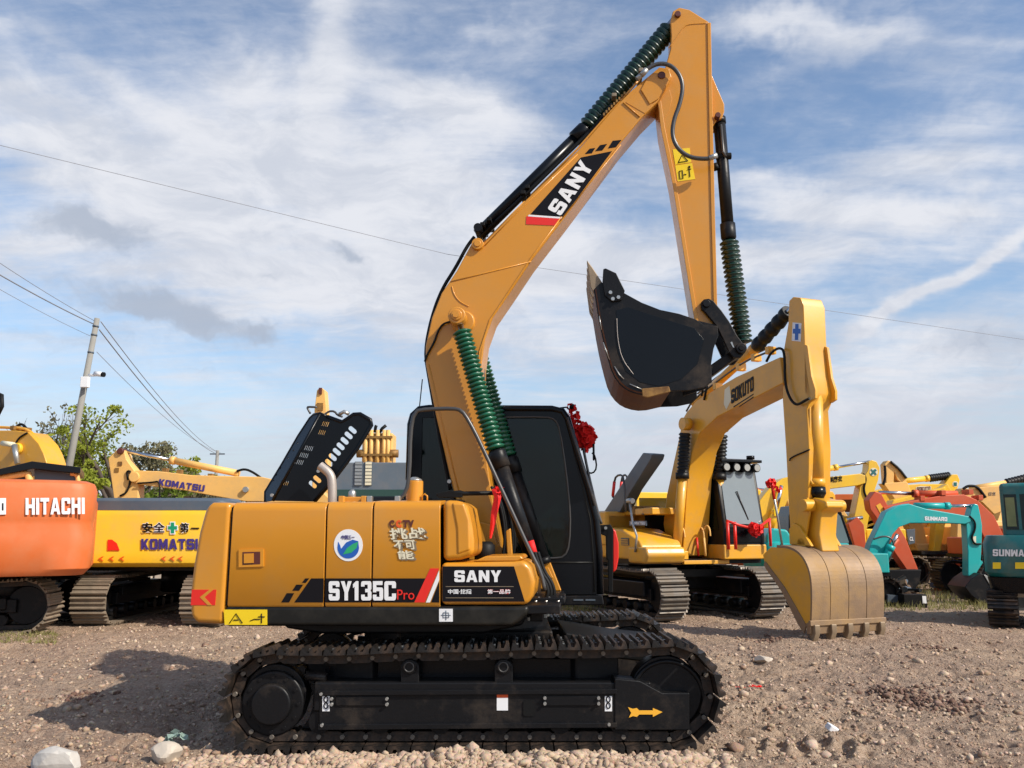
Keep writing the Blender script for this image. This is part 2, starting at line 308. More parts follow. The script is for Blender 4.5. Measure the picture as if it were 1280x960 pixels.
GLY = {'1': ([(.25,0),(.8,0),(.8,1),(.45,1),(.0,.84),(.0,.64),(.25,.72)], .62), 'Y': ([(0,1),(.33,1),(.5,.66),(.67,1),(1,1),(.66,.42),(.66,0),(.34,0),(.34,.42)], 1),
 'A': ([(0,0),(.33,1),(.67,1),(1,0),(.71,0),(.66,.18),(.34,.18),(.29,0)], 1.08, [(.41,.37),(.59,.37),(.5,.72)]), 'N': ([(0,0),(0,1),(.33,1),(.69,.46),(.69,1),(1,1),(1,0),(.69,0),(.31,.54),(.31,0)], 1),
 'S': ([(0,.32),(0,.13),(.04,.04),(.14,0),(.86,0),(.96,.04),(1,.13),(1,.48),(.96,.57),(.86,.61),(.33,.61),(.33,.79),(.67,.79),(.67,.70),(1,.70),(1,.87),(.96,.96),(.86,1),(.14,1),(.04,.96),(0,.87),(0,.52),(.04,.43),(.14,.39),(.67,.39),(.67,.21),(.33,.21),(.33,.32)], 1),
 '3': ([(0,.30),(0,.13),(.04,.04),(.14,0),(.86,0),(.96,.04),(1,.13),(1,.42),(.9,.51),(1,.60),(1,.87),(.96,.96),(.86,1),(.14,1),(.04,.96),(0,.87),(0,.72),(.34,.72),(.34,.82),(.65,.82),(.65,.6),(.4,.6),(.4,.42),(.65,.42),(.65,.18),(.34,.18),(.34,.30)], .95),
 '5': ([(0,.30),(0,.13),(.04,.04),(.14,0),(.86,0),(.96,.04),(1,.13),(1,.55),(.96,.63),(.86,.67),(.34,.67),(.34,.80),(.95,.80),(.95,1),(.02,1),(.02,.42),(.34,.42),(.34,.48),(.65,.48),(.65,.18),(.34,.18),(.34,.30)], .95),
 'C': ([(1,.36),(1,.13),(.96,.04),(.86,0),(.14,0),(.04,.04),(0,.13),(0,.87),(.04,.96),(.14,1),(.86,1),(.96,.96),(1,.87),(1,.64),(.66,.64),(.66,.81),(.34,.81),(.34,.19),(.66,.19),(.66,.36)], .98),
 'O': ([(.14,0),(.86,0),(.96,.04),(1,.13),(1,.87),(.96,.96),(.86,1),(.14,1),(.04,.96),(0,.87),(0,.13),(.04,.04)], 1, [(.33,.2),(.67,.2),(.67,.8),(.33,.8)]), 'K': ([(0,0),(0,1),(.32,1),(.32,.63),(.62,1),(1,1),(.62,.53),(1,0),(.62,0),(.32,.42),(.32,0)], 1),
 'M': ([(0,0),(0,1),(.3,1),(.5,.5),(.7,1),(1,1),(1,0),(.75,0),(.75,.52),(.57,.08),(.43,.08),(.25,.52),(.25,0)], 1.2), 'W': ([(0,1),(0,0),(.3,0),(.5,.5),(.7,0),(1,0),(1,1),(.75,1),(.75,.48),(.57,.92),(.43,.92),(.25,.48),(.25,1)], 1.2),
 'T': ([(.34,0),(.34,.78),(0,.78),(0,1),(1,1),(1,.78),(.66,.78),(.66,0)], .95), 'U': ([(0,1),(.33,1),(.33,.2),(.67,.2),(.67,1),(1,1),(1,.13),(.96,.04),(.86,0),(.14,0),(.04,.04),(0,.13)], 1),
 'H': ([(0,0),(0,1),(.32,1),(.32,.61),(.68,.61),(.68,1),(1,1),(1,0),(.68,0),(.68,.39),(.32,.39),(.32,0)], 1), 'I': ([(0,0),(0,1),(1,1),(1,0)], .33),
 'R': ([(0,0),(0,1),(.86,1),(.96,.95),(1,.87),(1,.5),(.84,.42),(1,0),(.66,0),(.52,.38),(.32,.38),(.32,0)], 1, [(.33,.56),(.67,.56),(.67,.8),(.33,.8)]), 'D': ([(0,0),(0,1),(.84,1),(.96,.94),(1,.84),(1,.16),(.96,.06),(.84,0)], 1, [(.33,.2),(.67,.2),(.67,.8),(.33,.8)])}
def block_mesh(s):
    loops = []; x = 0
    for ch in s:
        g = GLY[ch]; w = g[1]*.8
        for lp in (g[0],)+tuple(g[2:]): loops.append([(x+a*w, b) for a, b in lp])
        x += w+.11
    return curve_mesh('lettering', loops, .006)
def lettering(s, corner, m, parent, bold=.02, name='lettering', label=None, depth=.003):
    """corner = (lower left, lower right, upper left) as 3D points in the parent's own axes"""
    me = block_mesh(s) if all(ch in GLY for ch in s) and len(s) > 1 or s == 'C' and bold >= .08 else text_mesh(s, bold); me.materials.clear()
    co = np.array([v.co for v in me.vertices]); lo = co.min(0); hi = co.max(0)
    A, B, C = [Vector(c) for c in corner]; ex = B-A; ey = C-A; nn = ex.cross(ey).normalized()
    for v in me.vertices:
        a = (v.co.x-lo[0])/(hi[0]-lo[0]); b = (v.co.y-lo[1])/(hi[1]-lo[1]); v.co = A+ex*a+ey*b+nn*(depth if v.co.z > 0 else -.001)
    return O(name, me, m, parent, label=label)
def text_on(F, s, px, v, m, parent, bold=.02, **k):
    """px = pixels (lower left, lower right, upper left) on the lengthwise plane v"""
    return lettering(s, [F.p3(a, b, v) for a, b in px], m, parent, bold, **k)
def decal(F, name, pts, v, m, parent, th=.003, **k):
    return O(name, MB().prism(F.pl(pts, v), v-th, v+.001), m, parent, **k)
def arc(cx, cz, r, a0, a1, n): return [(cx+r*math.cos(R(a0+(a1-a0)*i/n)), cz+r*math.sin(R(a0+(a1-a0)*i/n))) for i in range(n+1)]
def circ(cx, cz, r, n=20): return arc(cx, cz, r, 0, 360*(n-1)/n, n-1)
def smooth(pts, it=2):
    for _ in range(it):
        q = [pts[0]]
        for a, b in zip(pts, pts[1:]):
            q += [tuple(.75*x+.25*y for x, y in zip(a, b)), tuple(.25*x+.75*y for x, y in zip(a, b))]
        pts = q+[pts[-1]]
    return pts
def rrect(x0, z0, x1, z1, r, n=4):
    return arc(x1-r, z1-r, r, 0, 90, n)+arc(x0+r, z1-r, r, 90, 180, n)+arc(x0+r, z0+r, r, 180, 270, n)+arc(x1-r, z0+r, r, 270, 360, n)

# ------------------------------------------------------------------ crawlers
_shoe = {}
def shoe_mesh(pitch, w, m, t=.05, bolts=False):
    key = (round(pitch, 3), round(w, 3), m, bolts)
    if key in _shoe: return _shoe[key]
    h = pitch*.47
    prof = [(-h, 0), (h, 0), (h, t*.34), (h-.012, t), (h-.03, t), (h-.045, t*.34), (.014, t*.34), (.008, t*.85), (-.008, t*.85), (-.014, t*.34),
            (-h+.045, t*.34), (-h+.03, t), (-h+.012, t), (-h, t*.34)]
    mb = MB(); n = len(prof)
    mb.prism([(a, b) for a, b in prof], -w/2, w/2)
    if bolts:
        for a in (-h*.5, h*.5):
            for b in (-.10, -.05, .05, .10): mb.box((a-.013, b-.013, t*.3), (a+.013, b+.013, t*.62))
    nf = 14+2
    if bolts:
        for b in (-.235, .235): mb.box((-h*.62, b*w/.5-.01, t*.3), (-h*.35, b*w/.5+.01, t*.7))
    me = mb.mesh('track_shoe'); me.materials.append(M[m]); me.materials.append(M['bolt'])
    for i, p in enumerate(me.polygons):
        if i >= nf and (i//6) % 3 == 0: p.material_index = 1
    _shoe[key] = me; return me
def track_path(u0, r0, u1, r1, sag, mid=()):
    """clockwise seen from the right side, starting at the rear bottom; returns closed polyline of (u,z)"""
    pts = [(u0+(u1-u0)*i/20, .0) for i in range(21)]
    pts += arc(u1, r1, r1, -90, 90, 24)[1:]
    z0, z1 = 2*r0, 2*r1
    for i in range(1, 20):
        t = i/20; s = sag*abs(math.sin(math.pi*t*3))*(0.6 if .3 < t < .7 else 1)
        pts.append((u1+(u0-u1)*t, z1+(z0-z1)*t-s))
    pts += arc(u0, r0, r0, 90, 270, 24)[:-1]
    return pts
def resample(path, n):
    P = [Vector(p) for p in path]; P.append(P[0]); L = [0]
    for a, b in zip(P, P[1:]): L.append(L[-1]+(b-a).length)
    out = []; j = 0
    for i in range(n):
        s = L[-1]*(i+.5)/n
        while L[j+1] < s: j += 1
        t = (s-L[j])/(L[j+1]-L[j]); out.append((P[j].lerp(P[j+1], t), (P[j+1]-P[j]).normalized()))
    return out, L[-1]
def crawler(root, u0, u1, r0, r1, v0, v1, n, shoe_m, frame_m, side=-1, sag=.02, bolts=False, detail=True, label=None, t=.05):
    """one crawler: part 'crawler' (its frame beam) with shoes, chain, sprocket, idler, rollers below it"""
    r0 -= t; r1 -= t; vc = (v0+v1)/2; path = [(a, b+t) for a, b in track_path(u0, r0, u1, r1, sag)]
    fb = MB(); zc = (r0+r1)/2+t
    fb.box((u0+r0*.95, vc-.16, zc-.11), (u1-r1*.35, vc+.16, zc+.10))
    c = O('crawler', fb, frame_m, root, bevel=.015, label=label)
    samp, Lt = resample(path, n); pitch = Lt/n; me = shoe_mesh(pitch, v1-v0, shoe_m, t, bolts)
    for p, tg in samp:
        o = bpy.data.objects.new('track_shoe', me); COL.objects.link(o); o.parent = c
        # outward normal is to the right of the travel direction
        ang = math.atan2(tg.y, tg.x)
        mx = Matrix(((-tg.x, 0, tg.y, p.x), (0, 1, 0, vc), (-tg.y, 0, -tg.x, p.y), (0, 0, 0, 1)))
        o.matrix_local = mx
    fine = [tuple(q[0]) for q in resample(path, n*2)[0]]
    if bolts:
        lk = MB()
        for a in (-.115, .055): lk.prism([(-pitch*.50, -.018), (-pitch*.40, -.010), (pitch*.40, -.010), (pitch*.50, -.018), (pitch*.50, -.062), (pitch*.36, -.078), (-pitch*.36, -.078), (-pitch*.50, -.062)], a, a+.06)
        lk.cyl((pitch*.5, -.135, -.042), (pitch*.5, .135, -.042), .017, 8); nl = len(lk.f)-10; lm_ = lk.mesh('chain_link'); lm_.materials.append(M['steel']); lm_.materials.append(M['worn'])
        for i, p in enumerate(lm_.polygons):
            if i >= nl: p.material_index = 1
        for p, tg in samp:
            o = bpy.data.objects.new('chain_link', lm_); COL.objects.link(o); o.parent = c; o.matrix_local = Matrix(((-tg.x, 0, tg.y, p.x), (0, 1, 0, vc), (-tg.y, 0, -tg.x, p.y), (0, 0, 0, 1)))
    else: O('link_chain', MB().ring(fine, .012, .075, vc-.12, vc+.12), 'steel', c)
    for nm, uu, rr in (('sprocket', u0, r0), ('idler', u1, r1)):
        mb = MB(); mb.cyl((uu, vc-.09, rr+t), (uu, vc+.09, rr+t), rr-.085, 36)
        O(nm, mb, frame_m, c, bevel=.01)
    if detail:
        k = max(3, int((u1-u0)/.42))
        for i in range(k):
            uu = u0+(u1-u0)*(i+.8)/(k+.6)
            O('track_roller', MB().cyl((uu, vc-.14, t+.15), (uu, vc+.14, t+.15), .085, 18), frame_m, c)
    return c

# ================================================================== the big amber excavator in front
YAW = R(-4.5)
FL = Frame(-.29, 7.85, 0); FU = Frame(-.29, 7.85, YAW); UN = (0, 0, -YAW)
ex = thing('excavator', 'large amber excavator in front, boom raised over its black cab, black bucket in the air', 'excavator', FU.loc(), YAW)
# ---- undercarriage
u0, zc0 = FL.p(336, 880, -1.25); u1, _ = FL.p(838, 877, -1.25)
for v0, v1 in ((-1.25, -.75), (.75, 1.25)):
    c = crawler(ex, u0, u1, .375, .405, v0, v1, 46, 'steel', 'black', sag=.012, bolts=True, t=.055); c.rotation_euler = UN
    s = -1 if v0 < 0 else 1; q = v0 if s < 0 else v1
    def V(a): return (s*a)  # distance from the middle line
    def pr(pts, a, b): return MB().prism(FL.pl(pts, -1.17), *sorted((V(a), V(b))))
    O('side_beam', pr([(398, 866), (770, 864), (770, 908), (398, 911)], .90, 1.165), 'black', c, bevel=.012)
    O('beam_ledge', pr([(398, 863), (771, 861), (771, 867), (398, 869)], .88, 1.19), 'black', c, bevel=.004)
    O('beam_ledge', pr([(398, 905), (771, 903), (771, 909), (398, 912)], .88, 1.19), 'black', c, bevel=.004)
    O('web_plate', pr([(398, 830), (765, 830), (765, 868), (398, 868)], .86, .93), 'gloss', c)
    O('idler_yoke', pr([(768, 848), (800, 851), (828, 866), (862, 866), (862, 913), (768, 913)], .98, 1.175), 'black', c, bevel=.01)
    for px0, py0, px1, py1 in ((420, 870, 484, 882), (680, 870, 750, 882)): O('cover_plate', MB().prism(FL.pl([(px0, py0), (px1, py0), (px1, py1), (px0, py1)], -1.17), *sorted((V(1.16), V(1.178)))), 'black', c, bevel=.004)
    for (x, y) in ((415, 873), (415, 880), (484, 873), (484, 880), (681, 872), (681, 879), (748, 872), (748, 879), (403, 906), (402, 867), (761, 905)):
        u, z = FL.p(x, y, -1.17); O('bolt', MB().cyl((u, V(1.15), z), (u, V(1.196), z), .012, 8), 'bolt', c)
    u, z = FL.p(337, 882, -1.2)
    O('drive_cover', MB().tube([(u, V(.95), z), (u, V(1.13), z)], .235, 36), 'black', c, bevel=.02)
    for k in range(12):
        a = 2*math.pi*k/12; bx_, bz_ = u+.195*math.cos(a), z+.195*math.sin(a); O('bolt', MB().cyl((bx_, V(1.10), bz_), (bx_, V(1.14), bz_), .014, 6), 'black', c)
    O('drive_motor', MB().tube([(u, V(1.0), z), (u, V(1.185), z)], .15, 30), 'black', c, bevel=.02)
    mb = MB()
    for k in range(21):
        a = 2*math.pi*k/21; cc = (u+math.cos(a)*.285, z+math.sin(a)*.285)
        mb.prism([(cc[0]+.04*math.cos(a+b), cc[1]+.04*math.sin(a+b)) for b in (-1.7, -.5, .5, 1.7)], *sorted((V(.98), V(1.03))))
    O('sprocket_teeth', mb, 'black', c)
    O('guard_bar', MB().tube([FL.p3(383, 844, -1.1)[:1]+(V(1.1),)+FL.p3(383, 844, -1.1)[2:], FL.p3(408, 847, -1.1)[:1]+(V(1.1),)+FL.p3(408, 847, -1.1)[2:]], .035, 10), 'black', c)
    ui, zi = FL.p(838, 877, -1.2)
    O('idler_rim', MB().add([], []).tube([(ui+.27*math.cos(R(a)), V(1.09), zi+.27*math.sin(R(a))) for a in range(0, 361, 10)], .018, 8, cap=False), 'black', c)
    for x0 in (500, 618):
        pts = [(x0, 865), (x0, 833), (x0+4, 827), (x0+11, 824), (x0+19, 827), (x0+23, 833), (x0+23, 865)]
        O('roller_bracket', pr(pts, 1.02, 1.14), 'black', c, bevel=.01)
        u, z = FL.p(x0+11, 834, -1.17)
        O('carrier_roller', MB().cyl((u, V(.86), z), (u, V(1.16), z), .055, 18), 'black', c, bevel=.008)
        O('roller_ring', MB().tube([(u+.035*math.cos(R(a)), V(1.162), z+.035*math.sin(R(a))) for a in range(0, 361, 30)], .006, 6, cap=False), 'rail', c)
    if s < 0:
        def dc(name, pts, m, th=.003, v=-1.167, **k): return O(name, MB().prism(FL.pl(pts, v), v-th, v+.001), m, c, **k)
        for x in (403, 756):
            dc('sling_sticker', [(x, 870), (x+9, 870), (x+9, 889), (x, 889)], 'white')
            for dy, w in ((874, 2.6), (882, 2.8)):
                u, z = FL.p(x+4.5, dy, -1.171); O('sling_mark', MB().tube([(u+.014*math.cos(R(a)), -1.172, z+.02*math.sin(R(a))) for a in range(0, 361, 30)], .0045, 5, cap=False), 'print', c)
        dc('notice_sticker', [(621, 868), (635, 868), (635, 888), (621, 888)], 'white'); dc('notice_band', [(621, 868), (635, 868), (635, 872), (621, 872)], 'redo', .005)
        dc('opening_shade_patch', [(654, 877), (656, 875), (667, 875), (669, 877), (669, 893), (667, 895), (656, 895), (654, 893)], 'hose', .006)  # dark proud patch painted for the shade inside the beam hole
        dc('arrow_mark', [(785, 884), (791, 886), (796, 885), (799, 888), (816, 888), (816, 885), (828, 890), (816, 896), (816, 893), (799, 893), (796, 896), (791, 895), (786, 897), (789, 891)], 'arrow', v=-1.178)
# X frame and slewing ring
mb = MB(); mb.box((-.62, -.62, .42), (.62, .62, .80))
for sx in (-1, 1):
    for sy in (-1, 1): mb.prism_z([(sx*.35, sy*.45), (sx*.75, sy*.35), (sx*1.12, sy*.92), (sx*.78, sy*.98)], .36, .70)
O('chassis', mb, 'black', ex, bevel=.02, rot=UN)
O('slewing_ring', MB().cyl((0, 0, .78), (0, 0, .96), .60, 48), 'black', ex, bevel=.01)
mb = MB(); 
for i in range(28):
    a = 2*math.pi*i/28; mb.box((math.cos(a)*.6-.018, math.sin(a)*.6-.018, .86), (math.cos(a)*.6+.018, math.sin(a)*.6+.018, .91))
O('ring_bolts', mb, 'bolt', ex)['kind'] = 'stuff'
O('hydraulic_swivel', MB().tube([(-1.0, -.55, .8), (-.7, -.5, .86), (-.5, -.4, .82)], .06, 10), 'black', ex)
# towing lugs at the front and rear seen between the tracks
O('tow_lug', MB().prism([(.72, .62), (1.55, .52), (1.6, .66), (1.2, .70), (.72, .78)], -.55, .5), 'hose', ex, bevel=.02, rot=UN)

# ---- upper structure
VN = -1.24
def up(name, pts, v0, v1, m, bevel=0, seg=2, vp=None, parent=None, **k):
    return O(name, MB().prism(FU.pl(pts, v0 if vp is None else vp), v0, v1), m, parent or ex, bevel=bevel, seg=seg, **k)
def dec(name, pts, m, v=VN, th=.003, parent=None, **k): return decal(FU, name, pts, v, m, parent or ex, th, **k)
up('swing_frame', [(330, 775), (655, 775), (650, 786), (600, 797), (390, 797), (345, 790)], -1.0, 1.1, 'black', .02, vp=VN)
up('deck', [(285, 758), (700, 757), (700, 768), (285, 775)], -1.2, 1.2, 'black', .01, vp=VN)
up('engine_bay', [(285, 634), (548, 632), (548, 757), (280, 757)], -1.215, 1.2, 'hose', vp=VN)
cw = up('counterweight', [(265, 628), (289, 628), (287, 660), (281, 757), (280, 781), (246, 779), (238, 772), (237, 762), (237, 738), (241, 705), (248, 665), (255, 640), (259, 631)], VN, 1.22, 'amber', .045, 4)
# side doors with a rounded shoulder
def door(name, x0t, x1t, x0b, x1b, yt, yb, m='amber'):
    (a0, zt) = FU.p(x0t, yt, VN); (a1, _) = FU.p(x1t, yt, VN); (b0, zb) = FU.p(x0b, yb, VN); (b1, _) = FU.p(x1b, yb, VN)
    prof = [(VN, zb)] + [(VN+.07-.07*math.cos(R(t)), zt-.07+.07*math.sin(R(t))) for t in (0, 18, 36, 54, 72, 90)] + [(VN+.3, zt+.012), (-.35, zt+.015)]
    inn = [(v+.03, z-.03) for v, z in prof]
    vs = []; fs = []; loop = prof+inn[::-1]; n = len(loop)
    for (v, z) in loop: t = (z-zb)/(zt-zb); vs.append((b0+(a0-b0)*t, v, z))
    for (v, z) in loop: t = (z-zb)/(zt-zb); vs.append((b1+(a1-b1)*t, v, z))
    for i in range(n): fs.append((i, (i+1) % n, (i+1) % n+n, i+n))
    k = len(prof)
    for o in (0, n):
        for i in range(k-1): fs.append((o+i, o+i+1, o+n-2-i, o+n-1-i))
    return O(name, MB().add(vs, fs, True), m, ex, bevel=.006, angle=50)
d1 = door('side_door', 291.5, 407.5, 284, 404, 628, 756); d2 = door('side_door', 409.5, 465.5, 406, 463, 627, 756); d3 = door('side_door', 467.5, 550, 465, 550, 626, 756)
lp = dec('latch_frame', [(299, 687), (330, 686), (330, 708), (299, 709)], 'amber', th=.012, parent=d1); dec('latch_recess_dark', [(304, 690), (326, 689.5), (326, 705), (304, 706)], 'brown', th=.014, parent=d1); dec('latch_handle', [(306, 692), (318, 691.5), (318, 703.5), (306, 704)], 'amber', th=.02, parent=d1)  # brown patch paints the dark of the recess behind the handle
# black band with squares, red and grey slash
for pts, dd in (([(381.7, 723), (386.5, 723), (382.5, 728.5), (377.5, 728.5)], d1), ([(370.4, 730.8), (379, 730.8), (374, 738.4), (365.5, 738.4)], d1), ([(358.5, 741.5), (367.6, 741.5), (361.5, 753), (351.6, 753)], d1),
                ([(389, 723), (404.8, 723), (404, 753), (368, 753)], d1), ([(407, 723), (464, 723), (463, 753), (406.5, 753)], d2), ([(466, 723), (532, 723), (517.5, 753), (465.5, 753)], d3), ([(549, 727), (549, 753), (539, 753)], d3)):
    dec('stripe', pts, 'print', parent=dd)
dec('slash', [(537.8, 710.5), (549, 710.5), (531, 753), (518, 753)], 'red', th=.004, parent=d3); dec('slash', [(549, 713), (549, 725), (537.5, 753), (532.5, 753)], 'white', th=.0045, parent=d3)
text_on(FU, 'SY135', [(411, 750.5), (479, 750.5), (411, 726.5)], VN-.006, 'white', d2, .085); text_on(FU, 'C', [(480.5, 750.5), (495, 750.5), (480.5, 726.5)], VN-.006, 'white', d3, .085)
text_on(FU, 'Pro', [(496.5, 749.5), (518, 749.5), (496.5, 737)], VN-.006, 'red', d3, .0)
dec('chevron_sticker', [(240, 737), (270.5, 737), (269, 756.5), (238.5, 756.5)], 'red', v=VN, th=.003, parent=cw); dec('chevron', [(262, 737), (267, 737), (256, 746.5), (265, 756.5), (260, 756.5), (250, 746.5)], 'amber', v=VN, th=.005, parent=cw)
up('skirt', [(281, 757.5), (661, 757.5), (660, 768), (650, 777), (640, 783), (281, 783)], VN, -.95, 'skirt', .055, 5, vp=VN)
dec('warning_sticker', [(280, 762), (334, 762), (334, 781), (281, 781)], 'sign', v=VN-.001, th=.004)
def lines(name, segs, v, m, parent, r=.004):
    for sg in segs: O(name, MB().tube([FU.p3(a, b, v) for a, b in sg], r, 5), m, parent)
lines('warning_mark', [[(287, 779), (295, 767), (303, 779)], [(292, 775), (298, 775)], [(313, 776), (318, 774), (325, 774)], [(327, 767), (327, 779)], [(323, 771), (331, 771)]], VN-.007, 'print', ex)
dec('hoist_sticker', [(549, 761), (566, 761), (566, 777), (549, 777)], 'white', v=VN-.001, th=.004)
lines('hoist_mark', [[(557.5, 763), (557.5, 775)], [(551.5, 769), (563.5, 769)], [(554, 766), (561, 766), (561, 772), (554, 772), (554, 766)]], VN-.006, 'slate', ex, .003)
# round emblem
def ell(cx, cy, rx, ry, n=36, a0=0, a1=360): return [(cx+rx*math.cos(R(a0+(a1-a0)*i/n)), cy+ry*math.sin(R(a0+(a1-a0)*i/n))) for i in range(n)]
em = dec('emblem', ell(435.5, 681.5, 18, 20), 'white', parent=d2)
dec('emblem_globe', ell(435.5, 684.5, 13.4, 13.6, 30, 0, 180)+[(422.1, 684.5), (423, 677), (425.5, 682), (426.5, 686), (433, 678), (441, 674.5), (448, 676.5)], 'blue', th=.005, parent=d2)
dec('emblem_leaf', [(429, 693), (434, 685), (441, 680), (448, 677), (446, 685), (439, 691)], 'leafg', th=.0065, parent=d2)
text_on(FU, '中国三一', [(427, 674), (443.5, 674), (427, 668.8)], VN-.005, 'navy', d2, .0)
# television show sticker
text_on(FU, 'C', [(486.5, 659.5), (493, 659.5), (486.5, 650)], VN-.004, 'brown', d3, .07); text_on(FU, 'C', [(495, 659.5), (501.5, 659.5), (495, 650)], VN-.004, 'redo', d3, .07); text_on(FU, 'TV', [(503.5, 659.5), (517.5, 659.5), (503.5, 650)], VN-.004, 'brown', d3, .06)
for dx, dy, mm, dp in ((3.0, 1.6, 'taupe', .003), (1.5, .8, 'taupe', .004), (0, 0, 'cream', .005)):
    for s, x0, x1, yb, yt, sk in (('挑战', 488, 533, 674.5, 660.5, -4.5), ('不可', 493, 520, 687, 675.5, -1), ('能', 498, 518, 699, 688, 0)):
        text_on(FU, s, [(x0+dx, yb+dy), (x1+dx, yb+dy+sk*.3), (x0+dx-2, yt+dy)], VN-dp, mm, d3, .02)
# nose boxes ahead of the doors
up('front_housing', [(553, 625), (576, 625.5), (585, 634), (590, 660), (592, 676), (592, 694), (575, 700), (553, 702)], -1.225, -.62, 'amber', .045, 4, vp=VN)
up('housing_cover', [(564, 628), (580, 629), (587, 650), (588, 688), (571, 694), (570, 660)], -1.235, -.8, 'amber', .02, 3, vp=VN)
tb = up('toolbox', [(551, 703.5), (643, 702), (655, 700), (664, 709), (669, 727), (667, 745), (659, 756.5), (551, 756.5)], VN, -.55, 'amber', .04, 4)
up('toolbox_lid', [(590, 702.5), (606, 695.5), (650, 694.5), (654, 699), (646, 702)], -1.2, -.6, 'amber', .012, 2, vp=VN)
dec('name_panel', [(553, 708), (642.5, 708), (656, 752), (553, 752)], 'print', v=VN, th=.003, parent=tb)
text_on(FU, 'SANY', [(568, 727.5), (626.5, 727.5), (568, 713)], VN-.005, 'white', tb, .055)
for y in (733.2, 747.3): dec('rule_line', [(557, y-.35), (642, y-.35), (642, y+.35), (557, y+.35)], 'taupe', v=VN-.003, th=.002, parent=tb)
text_on(FU, '中国·挖掘', [(560, 742.5), (589, 742.5), (560, 736.5)], VN-.005, 'white', tb, .02); text_on(FU, '第一品牌', [(609, 742.5), (638, 742.5), (609, 736.5)], VN-.005, 'red', tb, .045); text_on(FU, '第一品牌', [(609.3, 742.3), (638, 742.3), (609.3, 736.7)], VN-.007, 'white', tb, .015)
lines('hinge_slot', [[(656.5, 721), (658, 725)], [(658.5, 728), (660, 732)], [(660, 735), (661.5, 738.5)]], VN+.02, 'brown', tb, .009)
# things on top
u, z = FU.p(440, 626, -1.0); O('filler_neck', MB().box((u-.1, -1.05, z-.05), (u+.1, -.85, z+.03)), 'amber', ex, bevel=.01); O('filler_cap', MB().tube([(u, -1, z), (u, -1, z+.07), (u, -1, z+.09)], [.03, .03, .012], 12), 'bolt', ex)
for x in (427, 455, 462, 497): u, z = FU.p(x, 624, -1.1); O('hinge', MB().box((u-.02, -1.12, z-.03), (u+.02, -1.06, z+.025)), 'bolt' if x > 456 else 'amber', ex, bevel=.005)
(ua, za), (ub, zb) = FU.p(518, 628, -.9), FU.p(518, 601, -.9)
pc = O('air_precleaner', MB().tube([(ua, -.9, za), (ua, -.9, zb)], .068, 22), 'amber', ex, bevel=.008); O('precleaner_cap', MB().tube([(ua, -.9, zb), (ua, -.9, zb+.012), (ua, -.9, zb+.03)], [.062, .055, .02], 18), 'bolt', ex)
O('lifting_eye', MB().tube([FU.p3(a, b, -.95) for a, b in ((527, 626), (528, 619), (531, 617.5), (534, 620), (534, 627))], .007, 8), 'amber', ex)
O('exhaust_pipe', MB().tube([FU.p3(a, b, -.95) for a, b in smooth([(415.5, 636), (415.5, 604), (413, 592), (400, 582)], 3)], .036, 16), 'pipe', ex)
# opened engine hood, pierced with slots
HV = -.80
hood_px = [(327, 627), (323, 614), (345, 580), (367, 543), (383, 521), (389, 517), (400, 517), (409, 521), (427, 527.5), (432, 525), (442, 518), (450, 517.5), (463, 525), (464.5, 531), (447, 560), (419, 597), (393, 627)]
def slot(cx, cy, L, w, ang):
    ca, sa = math.cos(R(ang)), math.sin(R(ang)); o = []
    for a, b in arc(L/2-w/2, 0, w/2, -90, 90, 4)+arc(-L/2+w/2, 0, w/2, 90, 270, 4): o.append((cx+a*ca-b*sa, cy+a*sa+b*ca))
    return o
holes = [slot(x, y, 12.5, 5.6, 40) for x, y in ((440.8, 537.5), (435.8, 544.2), (430.8, 551), (425.8, 557.9), (421, 564.7), (416, 571.5), (411.3, 578.4), (396.6, 599), (391, 605.6))]
for cx, cy, n in ((386, 560.3, 5), (380, 569, 5), (374, 577.5, 5), (355.5, 603.5, 5), (406.8, 530, 4), (402.5, 540.5, 4)):
    for i in range(n): holes.append(slot(cx+(i-(n-1)/2)*2.15, cy+(i-(n-1)/2)*.35, 6.6, 1.25, 112))
for cx, cy in ((364, 587), (360, 594)): holes.append(slot(cx, cy, 7, 1.3, 115))
for cx, cy in ((352, 565), (355, 571.5), (363, 562), (347.5, 577), (344.5, 584), (339, 592.5), (335.5, 600), (368, 553)): holes.append(slot(cx, cy, 3, 1.6, 130))
fa, fb = Vector((400, 517.5)), Vector((341, 626)); fn = Vector((fb.y-fa.y, -(fb.x-fa.x)))     # fold line in the side view
HA, HB = Vector(FU.p(*fa, HV)), Vector(FU.p(*fb, HV)); ht = (HB-HA).normalized(); hn = Vector((ht.y, -ht.x)); hn = -hn if hn.x > 0 else hn
def hmap(x, y, z=0):   # the rear strip is folded back along that line
    d = max(0, (Vector((x, y))-HA).dot(hn)); return (x, HV+z+d*1.1, y)
def rear_side(h): c = Vector(side_c(h)); return (c-fa).dot(fn) > 0
def side_c(p): return (sum(a for a, b in p)/len(p), sum(b for a, b in p)/len(p))
if (Vector((330, 600))-fa).dot(fn) < 0: fn = -fn
hood = plate('engine_hood', [FU.pl([tuple(fa)]+hood_px[7:]+[tuple(fb)], HV)]+[FU.pl(h, HV) for h in holes if not rear_side(h)], HV, .02, 'gloss', ex)
plate('hood_side', [FU.pl([tuple(fb)]+hood_px[:7]+[tuple(fa)], HV)]+[FU.pl(h, HV) for h in holes if rear_side(h)], HV, .02, 'gloss', hood, map3=hmap)
mb = MB()
edge = hood_px[8:]; pe = [FU.p3(a, b, HV) for a, b in edge]
O('hood_flange', MB().tube([FU.p3(a, b, HV) for a, b in hood_px[7:]], .018, 8), 'gloss', hood)
O('hood_flange', MB().tube([hmap(*FU.p(a, b, HV), 0) for a, b in hood_px[:8]], .014, 8), 'gloss', hood)
